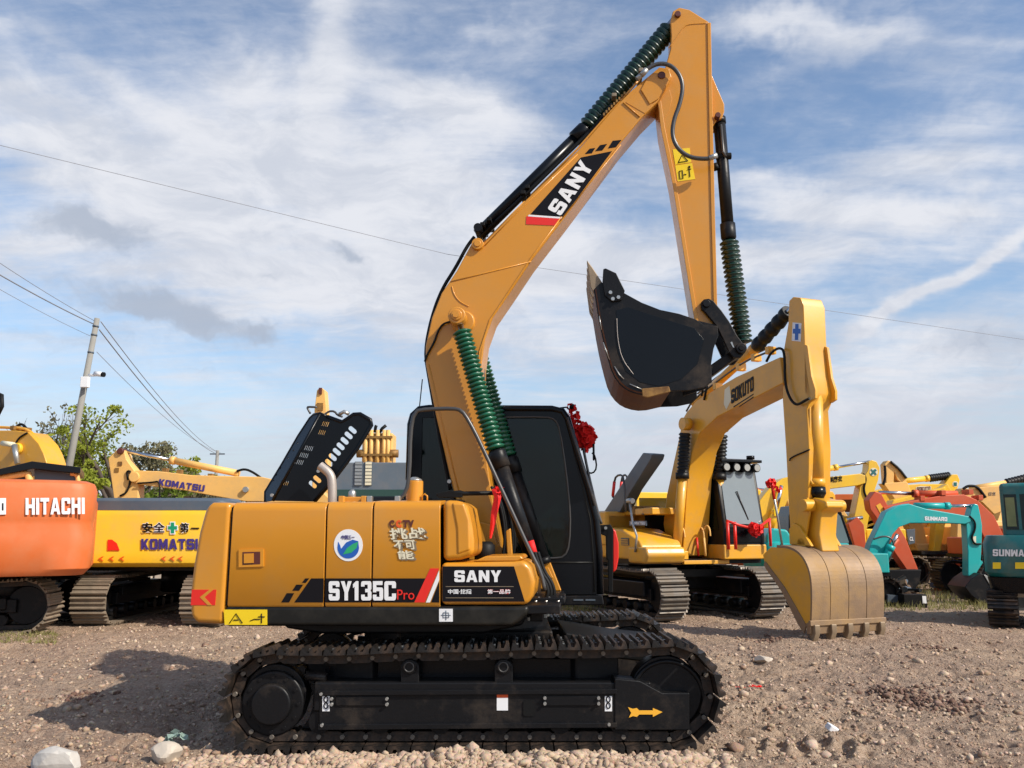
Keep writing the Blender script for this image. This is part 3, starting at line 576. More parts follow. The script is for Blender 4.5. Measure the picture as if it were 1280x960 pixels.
O('hood_rib', MB().tube([FU.p3(a, b, HV-.006) for a, b in (tuple(fa), tuple(fb))], .014, 6), 'gloss', hood)
O('hood_stay', MB().tube([FU.p3(a, b, HV+.1) for a, b in ((370, 600), (393, 626))], .010, 6), 'rail', hood)
for pts in ([(388, 517), (384, 510), (384.5, 508.5), (396, 509)], [(405, 519), (411, 514), (418, 514), (422, 519), (428, 521)]):
    O('grab_handle', MB().tube([FU.p3(a, b, HV) for a, b in smooth(pts, 1)], .009, 8), 'rail', hood)
O('hood_catch', MB().tube([FU.p3(a, b, HV) for a, b in ((424, 518), (430, 514.5), (436, 517.5))], .016, 8), 'bolt', hood)
for x, y in ((340, 619), (398, 589)): u, z = FU.p(x, y, HV-.02); O('bolt', MB().cyl((u, HV-.03, z), (u, HV, z), .014, 8), 'bolt', hood)
# engine, tank and muffler lying open under the hood
mb = MB(); u, z = FU.p(470, 628, -.4); mb.box((u-.1, -.5, z-.1), (u+.75, .1, z+.02)); mb.tube([(u-.5, 0, z-.02), (u+.3, 0, z-.02)], .09, 12); O('engine_cover', mb, 'hose', ex, bevel=.01)

# ---- boom
BV0, BV1 = -.22, .17
boom_px = [(590, 700), (578, 655), (564, 602), (545, 520), (532, 455), (532, 432), (540, 396), (552, 366), (563, 350), (571, 338), (590, 303), (597, 297), (605, 303), (657, 250), (722, 188), (769, 133), (789, 113), (808, 97), (824, 84), (836, 86), (840, 96), (824, 125), (803, 146), (776, 178), (740, 226), (704, 274), (664, 326), (640, 362), (616, 397), (606, 425), (602, 455), (601, 490), (604, 540), (612, 600), (622, 660), (628, 700)]
boom = up('boom', boom_px, BV0, BV1, 'amber', .012, 2)
FB = BV0
lines('weld_seam', [[(606, 307), (640, 272), (722, 193)], [(564, 352), (600, 343), (664, 327)], smooth([(565, 358), (567, 367), (574, 377), (586, 383)], 2), [(702, 271), (664, 322), (640, 358), (612, 400), (599, 440), (597, 480)], [(536, 455), (552, 525), (580, 640)], [(700, 276), (776, 181)]], FB-.001, 'amber', boom, .006)
u, z = FU.p(579, 403, FB); O('pin_pad', MB().tube([(u, FB-.03, z), (u, FB+.02, z)], [.10, .115], 32), 'amber', boom, bevel=.008)
u, z = FU.p(573, 398, FB-.1); O('cylinder_pin', MB().cyl((u, FB-.24, z), (u, FB+.7, z), .05, 24), 'amber', boom, bevel=.008); O('pin_head', MB().cyl((u, FB-.26, z), (u, FB-.2, z), .032, 6), 'amber', boom)
O('rod_eye', MB().cyl((u, FB-.22, z), (u, FB-.07, z), .078, 28), 'amber', boom, bevel=.01)
u, z = FU.p(597, 305, FB-.02); O('pin_boss', MB().cyl((u, FB-.035, z), (u, BV1+.035, z), .055, 24), 'amber', boom, bevel=.006); O('boss_ring', MB().cyl((u, FB-.045, z), (u, FB, z), .032, 20), 'amber', boom, bevel=.005)
u, z = FU.p(827, 94, FB-.02); O('pin_boss', MB().cyl((u, FB-.03, z), (u, BV1+.03, z), .036, 24), 'brown', boom, bevel=.006)
up('tip_doubler', [(809, 98), (824, 85), (836, 87), (838, 96), (823, 124), (812, 131), (801, 113)], FB-.016, FB+.01, 'amber', .005, parent=boom, vp=FB)
up('tip_recess', [(796, 114), (811, 126), (815, 130), (806, 142), (782, 128)], FB-.004, FB+.01, 'taupe' if 0 else 'amber', .002, parent=boom, vp=FB)
lines('weld_seam', [[(779, 128), (800, 146)]], FB-.006, 'amber', boom, .006)
# boom lettering
up('stripe', [(690, 221) if 0 else (663, 268), (726, 197), (765, 189), (704, 271.5)], FB-.003, FB+.001, 'print', parent=boom, vp=FB)
up('stripe', [(661, 268.5), (703.5, 271.5), (702, 274), (660, 270.5)], FB-.004, FB+.001, 'white', parent=boom, vp=FB)
up('stripe', [(658, 270.5), (701.5, 273.5), (693, 282), (657.5, 280.5)], FB-.004, FB+.001, 'red', parent=boom, vp=FB)
for pts in ([(737, 186), (744, 185), (740, 191.5), (731, 192.5)], [(750, 181.5), (759, 180), (753, 188), (744, 189)], [(766, 176), (777, 175), (770, 184), (760, 185.5)]): up('stripe', pts, FB-.003, FB+.001, 'print', parent=boom, vp=FB)
text_on(FU, 'SANY', [(701, 270), (742.5, 208), (684, 261)], FB-.006, 'white', boom, .055)
# hoses and pipes along the back of the boom
for k, dv in enumerate((-.12, -.02, .08)):
    O('boom_hose', MB().tube([FU.p3(a, b, dv) for a, b in smooth([(563, 612), (549, 545), (536, 470), (531+k, 440), (539, 398), (552, 362), (570, 334), (583, 309), (593, 296)], 2)], .017, 8), 'hose', boom)
O('boom_hose', MB().tube([FU.p3(a, b, FB-.02) for a, b in smooth([(563, 402), (553, 405), (547, 415), (543, 428), (534, 443), (531, 452)], 2)], .010, 8), 'hose', boom)
O('boom_pipe', MB().tube([FU.p3(a, b, FB+.03) for a, b in ((606, 303), (640, 268), (656, 252))], .010, 8), 'amber', boom)
O('boom_pipe', MB().tube([FU.p3(a, b, FB+.03) for a, b in ((664, 244), (722, 186), (760, 143), (792, 108), (800, 98))], .011, 8), 'amber', boom)
O('boom_pipe', MB().tube([FU.p3(a, b, FB+.09) for a, b in ((600, 296), (660, 240), (745, 157), (765, 130))], .018, 8), 'hose', boom)
for x, y in ((599, 294), (605, 286), (613, 280), (655, 247), (660, 240), (767, 127), (800, 96)):
    u, z = FU.p(x, y, -.05); O('hose_clamp', MB().box((u-.022, FB+.03, z-.018), (u+.022, BV1-.03, z+.018)), 'hose' if x < 700 else 'taupe', boom, bevel=.006)
for i in range(9):
    x = 773+i*3.2; y = 124-i*3.3; u, z = FU.p(x-18, y+20, FB+.02); O('pipe_clip', MB().box((u-.008, FB, z-.012), (u+.008, FB+.05, z+.014)), 'bronze', boom)
O('pipe_joint', MB().tube([FU.p3(796, 99, FB-.04), FU.p3(805, 91, FB-.04)], .026, 10), 'bolt', boom)
u, z = FU.p(562, 602, FB); O('bolt', MB().cyl((u, FB-.03, z), (u, FB+.02, z), .018, 8), 'bolt', boom)
O('arm_hose', MB().tube([FU.p3(a, b, FB-.07) for a, b in smooth([(803, 92), (812, 84), (824, 79), (838, 81), (849, 92), (854, 108), (850, 130), (842, 150), (840, 170), (847, 186), (862, 197), (884, 199), (893, 196)], 2)], .020, 10), 'rail', boom)
O('hose_fitting', MB().tube([FU.p3(a, b, FB-.07) for a, b in ((802, 94), (808, 87))], .028, 8), 'bolt', boom); O('hose_fitting', MB().tube([FU.p3(a, b, FB-.07) for a, b in ((886, 198), (896, 194))], .026, 8), 'bolt', boom)

# ---- hydraulic cylinders
def ram(name, A, B, C, D, r, m, bm='green', rb=.09, n=24, root=ex, rod=True, gl=1.25, f0=.6):
    """barrel A-B, gland at B, rod to D with bellows from B to C"""
    A, B, C, D = map(Vector, (A, B, C, D)); d = (B-A).normalized()
    o = O(name, MB().tube([A, B-d*.02], r, 20), m, root)
    if rod: O('piston_rod', MB().tube([B, D], r*.45, 14), 'chrome', o)
    O('cylinder_gland', MB().tube([B-d*.16, B-d*.155, B-d*.02, B], [r*1.02, r*gl, r*gl, r*1.05], 20), m, o)
    if bm: O('bellows', MB().bellows(B+d*.01, C, rb*f0, rb, n, 18), bm, o)
    O('cylinder_eye', MB().tube([A-d*.02, A+d*.04], r*1.1, 14), m, o)
    return o
for v in (-.37, .33):
    P = [FU.p3(x, y, -.37) for x, y in ((668, 706), (620, 563), (577, 413), (573, 398))]
    P = [(a+(.05 if v > 0 else 0), v, c) for a, b, c in P]
    ram('boom_cylinder', *P, .064, 'black', 'green', .086, 27, f0=.66)
P = [FU.p3(x, y, -.02) for x, y in ((600, 292), (733, 160), (837, 36), (842, 24))]
ac = ram('arm_cylinder', *P, .062, 'gloss', 'dgreen', .096, 23, gl=1.3, f0=.8); O('cylinder_pin', MB().cyl((P[0][0], -.2, P[0][2]), (P[0][0], .2, P[0][2]), .04, 16), 'black', ac)

# ---- arm
AV0, AV1 = -.155, .125
arm_px = [(841, 14), (849, 9), (862, 12), (886, 27), (887, 64), (889, 90), (890, 160), (891, 235), (894, 340), (895, 385), (896, 408), (886, 412), (870, 404), (861, 352), (841, 228), (827, 162), (822, 128), (832, 82), (838, 62), (839, 45), (838, 26)]
arm = up('arm', arm_px, AV0, AV1, 'amber', .010, 2)
up('arm_ear', [(887, 60), (889, 88), (897, 107), (906, 128), (906, 138), (903, 146), (897, 148), (890, 158), (886, 150)], -.12, -.085, 'amber', .006, vp=-.15, parent=arm); up('arm_ear', [(887, 60), (889, 88), (897, 107), (906, 128), (906, 138), (903, 146), (897, 148), (890, 158), (886, 150)], .06, .095, 'amber', .006, vp=-.15, parent=arm)
up('arm_flange', [(884, 29), (888.5, 29), (889, 62), (891, 160), (897, 408), (892.5, 408), (888, 235), (885, 90)], AV0-.012, AV1+.012, 'amber', .004, vp=AV0, parent=arm)
up('arm_flange', [(822, 128), (826, 126), (831, 160), (845, 228), (865, 352), (873, 402), (868, 402), (860, 352), (840, 228), (826, 162)], AV0-.012, AV1+.012, 'amber', .004, vp=AV0, parent=arm)
lines('weld_seam', [smooth([(886, 29), (862, 30), (855, 33), (846, 47), (836, 60)], 1), ], AV0-.001, 'amber', arm, .005)
up('joint_disc', [(824, 122), (830, 112), (837, 113), (840, 124), (836, 140), (828, 152), (823, 132)], AV0-.006, AV0, 'amber', .002, vp=AV0, parent=arm)
for x, y, r in ((847, 19, .03), (897, 145, .026)):
    u, z = FU.p(x, y, AV0); O('arm_pin', MB().cyl((u, AV0-.03, z), (u, AV1+.03, z), r, 18), 'brown', arm, bevel=.005)
dec('warning_sticker', [(841, 187), (862, 185), (864, 203), (844, 206)], 'sign', v=AV0, th=.003, parent=arm); dec('warning_sticker', [(844, 207), (865, 204), (869, 224), (847, 227)], 'sign', v=AV0, th=.003, parent=arm)
lines('warning_mark', [[(848, 203), (853, 193), (860, 201), (848, 203)], [(849, 214), (853, 213), (854, 223), (850, 223.5), (849, 214)], [(855, 218), (858, 218)], [(861.5, 210), (862.5, 221)], [(859.5, 212), (864, 211)]], AV0-.006, 'print', arm, .004)
u, z = FU.p(861.5, 209, AV0); O('warning_mark', MB().cyl((u, AV0-.008, z), (u, AV0, z), .011, 10), 'print', arm)
O('bucket_hose', MB().tube([FU.p3(a, b, AV1+.03) for a, b in ((853, 300), (856, 320), (866, 370), (876, 402))], .012, 8), 'hose', arm)
P = [FU.p3(x, y, -.03) for x, y in ((899, 150), (911, 300), (929, 430), (930, 437))]
bc = ram('bucket_cylinder', *P, .056, 'black', 'dgreen', .088, 22, gl=1.25, f0=.42)
for k in (0, 1): O('feed_pipe', MB().tube([FU.p3(a+8, b, -.10+.1*k) for a, b in ((893, 156), (896, 190), (899, 196))], .014, 8), 'bolt' if k else 'rail', bc)
u, z = FU.p(904, 195, -.06)
O('cylinder_clamp', MB().tube([FU.p3(895, 196, -.06), FU.p3(914, 195, -.06)], .032, 10), 'hose', bc, bevel=.004); O('cylinder_clamp', MB().tube([FU.p3(893, 205, -.06), FU.p3(896, 212, -.06)], .03, 8), 'hose', bc)

# ---- bucket
KV0, KV1 = -.50, .47
def bucket(root, F, side_px, shell_px, v0, v1, vp, m, shell_m, th=.03, teeth=5, tooth_px=None, tm='teeth', cutter=None, lip=.0):
    side = F.pl(side_px, vp); sh = F.pl(shell_px, vp)
    b = O('bucket', MB().prism(side, v0, v0+th), m, root, bevel=.006)
    O('side_plate', MB().prism(side, v1-th, v1), m, b, bevel=.006)
    n = len(sh); vs = []; fs = []
    for i, p in enumerate(sh):
        t = (Vector(sh[min(i+1, n-1)])-Vector(sh[max(i-1, 0)])).normalized(); nn = Vector((-t.y, t.x))
        c = Vector(side_c(side)); 
        if (Vector(p)+nn-c).length < (Vector(p)-c).length: nn = -nn
        q = Vector(p)+nn*th
        vs += [(p[0], v0+th*.5, p[1]), (p[0], v1-th*.5, p[1]), (q.x, v1+.012, q.y), (q.x, v0-.012, q.y)]
    for i in range(n-1):
        for a in range(4): fs.append((i*4+a, i*4+4+a, i*4+4+(a+1) % 4, i*4+(a+1) % 4))
    fs += [(0, 1, 2, 3), ((n-1)*4+3, (n-1)*4+2, (n-1)*4+1, (n-1)*4)]
    O('bucket_shell', MB().add(vs, fs), shell_m, b)
    if tooth_px:
        T = F.pl(tooth_px, vp)
        for i in range(teeth):
            vc = v0+.06+(v1-v0-.12)*i/(teeth-1)
            O('bucket_tooth', MB().prism(T, vc-.045, vc+.045), tm, b, bevel=.008)
    return b
shell_px = smooth([(742, 362), (749, 405), (757, 440), (765, 468), (777, 484), (792, 492), (812, 495), (838, 489)], 1)
side_px = [(752, 352), (766, 366), (780, 366), (802, 378), (825, 387), (849, 392), (870, 399), (881, 407), (897, 407), (898, 419), (892, 436), (889, 455), (890, 476), (881, 484), (862, 488), (838, 489)] + shell_px[::-1][1:]
bk = bucket(ex, FU, side_px, shell_px, KV0, KV1, KV0, 'black', 'rusty', .022, 5, [(733.5, 324), (741, 334), (752, 351), (753, 366), (745, 372), (738, 358)], 'teeth')
for vv in (KV0-.02, KV1-.01):
    up('side_cutter', [(754, 337), (757, 336), (770, 342), (781, 364), (777, 376), (765, 378), (756, 370), (753, 352)], vv, vv+.03, 'black', .006, vp=KV0, parent=bk)
for x, y in ((763, 366), (773, 372), (766, 374)): u, z = FU.p(x, y, KV0-.02); O('bolt', MB().cyl((u, KV0-.04, z), (u, KV0, z), .016, 8), 'bolt', bk)
up('hollow_look_panel', [(770, 388), (785, 384), (806, 391), (838, 401), (868, 410), (880, 425), (872, 455), (852, 474), (824, 483), (800, 478), (782, 464), (772, 440)], KV0-.003, KV0+.01, 'gloss', .002, vp=KV0, parent=bk)  # flush black panel, painted darker so the side looks hollow
lines('weld_seam', [smooth([(771, 398), (772, 425), (778, 450), (792, 468)], 2)], KV0-.008, 'pipe', bk, .003)
lines('worn_edge', [[(768, 458), (774, 468), (780, 474)], [(787, 480), (803, 487)], [(749, 395), (752, 412)], [(754, 428), (762, 450)]], KV0-.006, 'bolt', bk, .0045)
u, z = FU.p(808, 497, KV0)
O('corner_wear', MB().prism(FU.pl([(802, 486), (836, 483), (838, 490), (810, 497), (803, 496)], KV0), KV0-.015, KV0+.02), 'bronze', bk, bevel=.006)
up('hanger_plate', [(860, 398), (897, 406), (898, 419), (892, 436), (889, 455), (890, 478), (860, 488), (850, 440)], -.19, -.16, 'black', .005, vp=-.19, parent=bk); up('hanger_plate', [(860, 398), (897, 406), (898, 419), (892, 436), (889, 455), (890, 478), (860, 488), (850, 440)], .13, .16, 'black', .005, vp=-.19, parent=bk)
# links
link = [(876, 378), (880, 374), (886, 373), (892, 376), (902, 388), (912, 402), (922, 420), (931, 432), (932, 440), (926, 447), (917, 447), (911, 440), (904, 424), (896, 408), (882, 391), (877, 386)]
for v in (-.20, .13): up('guide_link', link, v, v+.045, 'black', .008, vp=-.2)
u, z = FU.p(883, 380, -.2); O('link_pin', MB().cyl((u, -.225, z), (u, .2, z), .034, 20), 'black', ex, bevel=.006)
u, z = FU.p(926, 436, -.2); O('link_pin', MB().cyl((u, -.235, z), (u, .2, z), .048, 20), 'black', ex, bevel=.008); O('link_pin', MB().cyl((u, -.25, z), (u, -.2, z), .024, 16), 'hose', ex, bevel=.004)
up('push_link', [(888, 456), (911, 440), (926, 434), (929, 442), (918, 449), (890, 470)], -.13, .09, 'black', .012, vp=-.15)
dec('bright_mark', [(913, 428), (916, 434), (918, 435), (915, 427)], 'bolt', v=-.2, th=.003)

# ---- cab
CV0, CV1 = .38, 1.24
cab_out = FU.pl([(507, 625), (511, 600), (513, 530), (516, 519), (524, 511.5), (536, 510), (690, 511), (703, 514), (709, 523), (721, 565), (735, 610), (745, 650), (749, 690), (750, 743), (650, 743), (610, 700), (560, 690)], CV0)
win1 = FU.pl(smooth([(622, 522), (682, 521), (694, 524), (700, 536), (708, 590), (713, 640), (712, 680), (706, 696), (692, 698), (640, 698)], 1), CV0)
win2 = FU.pl([(528, 522), (606, 522), (612, 600), (612, 688), (560, 676), (526, 622)], CV0)
cab = plate('cab', [cab_out, win1, win2], CV0+.02, .05, 'gloss', ex)
plate('cab_side', [cab_out], CV1-.03, .05, 'gloss', cab)
rim = MB(); 
def strip(mb, pts, v0, v1, th):
    n = len(pts); vs = []; fs = []
    for i, p in enumerate(pts):
        t = (Vector(pts[min(i+1, n-1)])-Vector(pts[max(i-1, 0)])).normalized(); nn = Vector((t.y, -t.x)); q = Vector(p)+nn*th
        vs += [(p[0], v0, p[1]), (p[0], v1, p[1]), (q.x, v1, q.y), (q.x, v0, q.y)]
    for i in range(n-1):
        for a in range(4): fs.append((i*4+a, i*4+4+a, i*4+4+(a+1) % 4, i*4+(a+1) % 4))
    fs += [(0, 1, 2, 3), ((n-1)*4+3, (n-1)*4+2, (n-1)*4+1, (n-1)*4)]
    return mb.add(vs, fs)
O('cab_roof', strip(MB(), cab_out[1:9], CV0+.03, CV1-.04, .04), 'gloss', cab); O('windscreen', strip(MB(), cab_out[9:13], CV0+.06, CV1-.07, .015), 'glass', cab)
O('cab_floor', MB().box((cab_out[15][0]-.3, CV0+.05, cab_out[14][1]), (cab_out[13][0]-.03, CV1-.06, cab_out[14][1]+.05)), 'hose', cab)
O('window', MB().prism(win1, CV0+.012, CV0+.022), 'glass', cab); O('window', MB().prism(win2, CV0+.012, CV0+.022), 'glass', cab)
O('window_trim', MB().tube([(a, CV0-.006, b) for a, b in win1]+[(win1[0][0], CV0-.006, win1[0][1])], .009, 6, cap=False), 'rail', cab)
O('cab_edge', MB().tube([(a, CV0+.012, b) for a, b in cab_out[1:14]], .034, 10), 'gloss', cab); O('pillar_trim', MB().tube([FU.p3(a, b, CV0-.01) for a, b in ((716, 560), (728, 606), (738, 650), (742, 700), (743, 740))], .006, 6), 'skirt', cab); O('sill_trim', MB().tube([FU.p3(a, b, CV0-.008) for a, b in ((640, 703), (700, 703), (742, 703))], .006, 6), 'skirt', cab)
(sa, sz), = FU.pl([(640, 680)], CV0); O('driver_seat', MB().box((sa-.25, CV0+.2, sz-.1), (sa+.25, CV1-.2, sz+.05)).box((sa-.28, CV0+.2, sz), (sa-.14, CV1-.2, sz+.62)).box((sa-.27, CV0+.32, sz+.6), (sa-.17, CV1-.32, sz+.82)), 'seat', cab, bevel=.03)
for vv in (CV0+.28, CV1-.28): O('control_lever', MB().tube([(sa+.3, vv, sz), (sa+.36, vv, sz+.3)], [.012, .025], 8), 'seat', cab)
O('door_seal_highlight', MB().tube([FU.p3(a, b, CV0-.03) for a, b in ((709, 522), (722, 562), (737, 610), (743, 632))], .012, 8), 'rail', cab)  # grey tube painted as the sunlit highlight along the door seal
O('grab_rail', MB().tube([FU.p3(a, b, CV0+.1) for a, b in smooth([(729, 560), (735, 590), (747, 640), (752, 655)], 1)], .013, 8), 'rail', cab)
mir = O('mirror', MB().box((0, 0, 0), (.02, .10, .16)), 'hose', cab, bevel=.01, loc=FU.p3(741, 575, CV0+.1)); O('mirror_arm', MB().tube([FU.p3(a, b, CV0+.1) for a, b in smooth([(733, 590), (741, 592), (746, 585), (744, 570), (740, 566)], 1)], .008, 8), 'hose', cab)
up('door_sill', [(668, 745), (753, 744), (755, 756), (668, 757)], CV0-.02, CV1, 'black', .01, vp=CV0, parent=cab)
u, z = FU.p(691, 748, CV0-.03); 
for x in (691, 723, 738): u, z = FU.p(x, 750, CV0-.03); O('sill_mark', MB().box((u-.045, CV0-.026, z-.007), (u+.045, CV0-.02, z+.007)), 'slate', cab)
up('side_panel', [(660, 697), (686, 697), (702, 738), (684, 739), (675, 735), (669, 720)], CV0-.06, CV0-.005, 'amber', .01, vp=CV0); up('panel_recess', [(676, 710), (686, 709), (692, 722), (682, 724)], CV0-.068, CV0-.055, 'amber', .006, vp=CV0)
# front mirror bracket with red pad
up('front_bracket', [(745, 656), (766, 655), (770, 662), (769, 747), (763, 747), (762, 672), (746, 665)], 1.0, 1.06, 'hose', .008, vp=CV0); up('bracket_pad', [(769, 660), (773, 664), (777, 680), (777, 700), (774, 716), (769, 720)], 1.0, 1.08, 'red', .012, vp=CV0, label='red pad along the black front bracket')
u, z = FU.p(757, 660, 1.0); O('bolt', MB().cyl((u, .97, z), (u, 1.0, z), .016, 8), 'bolt', ex)
O('wing_mirror', MB().box((0, 0, 0), (.03, .15, .30)), 'hose', ex, bevel=.01, loc=FU.p3(758, 700, 1.0))
# ---- brackets, motor and hoses at the boom foot
for v in (-.30, .20): up('boom_bracket', [(586, 704), (586, 662), (596, 652), (612, 655), (622, 680), (648, 704)], v, v+.045, 'amber', .008, vp=-.3)
up('boom_bracket', [(596, 575), (606, 560), (626, 680), (640, 704), (612, 704)], .26, .30, 'amber', .008, vp=.26)
up('centre_deck', [(560, 700), (668, 700), (672, 758), (560, 758)], -.5, .36, 'black', .01, vp=-.5)
up('valve_cover', [(632, 664), (638, 660), (641, 700), (634, 702)], -.45, -.38, 'amber', .01, vp=-.45)
u, z = FU.p(606, 686, -.55); O('slew_motor', MB().tube([(u, -.55, z-.12), (u, -.55, z+.03), (u, -.55, z+.06)], [.085, .085, .05], 18), 'hose', ex)
for k in range(6): O('hydraulic_hose', MB().tube([FU.p3(a+k*2.5, b+k, -.5+.07*k) for a, b in smooth([(628, 700), (632, 668), (626, 630), (614, 608)], 2)], .012, 7), 'hose', ex)
# ---- handrail
O('handrail', MB().tube([FU.p3(a, b, -1.05) for a, b in smooth([(497, 626), (508, 615), (512, 590), (513, 540), (518, 514), (535, 511.5), (566, 510.5), (577, 513), (586, 526), (600, 553), (640, 640), (664, 692), (676, 716), (681, 738)], 1)], .016, 12), 'rail', ex)
O('stub_rail', MB().tube([FU.p3(a, b, -.95) for a, b in ((546, 619.5), (560, 616.5), (575, 616.5), (580, 617), (624, 616))], [.008, .014, .024, .018, .018], 10), 'hose', ex)
up('rail_plate', [(546, 617), (564, 613), (578, 617), (578, 622), (548, 622)], -.97, -.93, 'hose', .004, vp=-.95)
O('reflective_tape', MB().tube([FU.p3(663, 676, -.46), FU.p3(668, 694, -.46)], .03, 12), 'cloth', ex); O('reflective_tape', MB().tube([FU.p3(668, 694, -.46), FU.p3(672, 708, -.46)], .028, 12), 'white', ex)
# entry steps and frame at the nose
mb = MB(); pts = FU.pl([(641, 746), (706, 745), (707, 752), (700, 757), (641, 759)], -.7); mb.prism(pts, -.85, -.35); O('step_plate', mb, 'black', ex, bevel=.01)
for x in (655, 668, 681, 696): O('step_cleat', MB().tube([FU.p3(x, 754, -.87), FU.p3(x+6, 747, -.80)], .010, 6), 'bolt', ex)
for k in range(3): O('hydraulic_hose', MB().tube([FU.p3(a+k*4, b, -.75+.1*k) for a, b in smooth([(664, 690), (672, 715), (682, 728), (686, 745), (672, 760), (655, 770)], 2)], .017, 8), 'hose', ex)
u, z = FU.p(671, 768, -.9); O('lower_bracket', MB().box((u-.05, -.95, z-.05), (u+.05, -.85, z+.06)), 'bolt' if 0 else 'black', ex, bevel=.01)
O('aerial', MB().tube([FU.p3(524, 512, .5), FU.p3(528, 474, .5)], .006, 6), 'hose', cab)

# ---- red cloth tied to the machine: things of their own
def rosette(mb, c, r, n, seed, squash=1):
    rg = random.Random(seed); c = Vector(c)
    for i in range(n):
        d = Vector((rg.gauss(0, 1), rg.gauss(0, 1), rg.gauss(0, 1))).normalized(); p = c+d*r*rg.uniform(.55, .9); a = d.orthogonal().normalized(); a.rotate(Matrix.Rotation(rg.uniform(0, 6.28), 3, d)); b = d.cross(a)
        w = r*rg.uniform(.28, .5); k = 6; vs = [p-d*r*.1]; 
        for j in range(k+1):
            t = math.pi*2*j/k; vs.append(p+(a*math.cos(t)+b*math.sin(t))*w+d*w*(.35+.35*math.sin(t*2+i))*(1 if j % 2 else .3))
        mb.add(vs, [(0, j+1, j+2) for j in range(k)], False)
    return mb
ct = FU.p3(728, 547, .8); mtx = Matrix.Translation(Vector(FU.loc())) @ Matrix.Rotation(YAW, 4, 'Z')
def wp(F, px, py, v): u, z = F.p(px, py, v); q = F.o+F.d*u+F.l*v; return Vector((q.x, q.y, z))
def world_thing(name, mb, m, lab, cat, base, group=None, **k):
    mb.xform(Matrix.Translation(-Vector(base))); o = O(name, mb, m, **k); o.location = base; tag(o, lab, cat, group); return o
mb = MB(); rosette(mb, wp(FU, 730, 546, .8), .125, 90, 3)
for i, (x, y, r) in enumerate(((715, 510, .05), (717, 517, .06), (719, 524, .065), (722, 531, .075), (723, 539, .08), (724, 558, .04), (731, 563, .04))): rosette(mb, wp(FU, x, y, .8), r, 14, 20+i)
world_thing('ribbon_rosette', mb, 'cloth', 'red cloth rosette tied to the front corner of the black cab roof', 'rosette', wp(FU, 729, 562, .8))
a = wp(FU, 716, 502, .8); O('lamp_bracket', MB().tube([FU.p3(700, 510, .8), FU.p3(708, 509, .8), FU.p3(714, 514, .8)], .008, 8), 'hose', cab); O('beacon_lamp', MB().tube([FU.p3(714, 512, .8), FU.p3(715, 505, .8)], .022, 10), 'hose', cab)
mb = MB(); rb = [(626, 609), (620, 612), (622, 622), (618, 640), (616, 655), (613, 673)]
P = [wp(FU, x, y, -1.0) for x, y in rb]; ws = [.03, .035, .028, .026, .02, .008]; vs = []
for i, p in enumerate(P): vs += [p+Vector((-ws[i], .0, 0)), p+Vector((0, -.02+.01*(i % 2), 0)), p+Vector((ws[i], .01, .0)), p+Vector((0, .015, 0))]
fs = []
for i in range(len(P)-1):
    for j in range(4): fs.append((i*4+j, i*4+(j+1) % 4, i*4+4+(j+1) % 4, i*4+4+j))
mb.add(vs, fs); rosette(mb, wp(FU, 624, 613, -1.0), .04, 12, 9)
world_thing('red_ribbon', mb, 'cloth', 'red ribbon knotted on the stub rail beside the raised amber boom', 'ribbon', wp(FU, 620, 640, -1.0))

# ================================================================== the machines parked behind
def plan(u0, u1, w, r, n=6, bulge=0):
    """plan outline of a counterweight: rounded rear corners at u0"""
    o = [(u1, -w), ] + [(u0+r-r*math.sin(R(a)), -w+r-r*math.cos(R(a))) for a in [i*90/n for i in range(n+1)]]
    k = 6; lo, hi = -w+r, w-r
    o += [(u0-bulge*math.sin(math.pi*i/k), lo+(hi-lo)*i/k) for i in range(1, k)]
    o += [(u0+r-r*math.cos(R(a)), w-r+r*math.sin(R(a))) for a in [i*90/n for i in range(n+1)]] + [(u1, w)]
    return o
def loft(secs):
    """secs: list of (outline, z) with equal counts"""
    mb = MB(); n = len(secs[0][0]); vs = []; fs = []
    for o, z in secs: vs += [(a, b, z) for a, b in o]
    for k in range(len(secs)-1):
        for i in range(n): j = (i+1) % n; fs.append((k*n+i, k*n+j, (k+1)*n+j, (k+1)*n+i))
    fs += [tuple(range(n)), tuple(range(len(secs)*n-1, (len(secs)-1)*n-1, -1))]
    return mb.add(vs, fs)
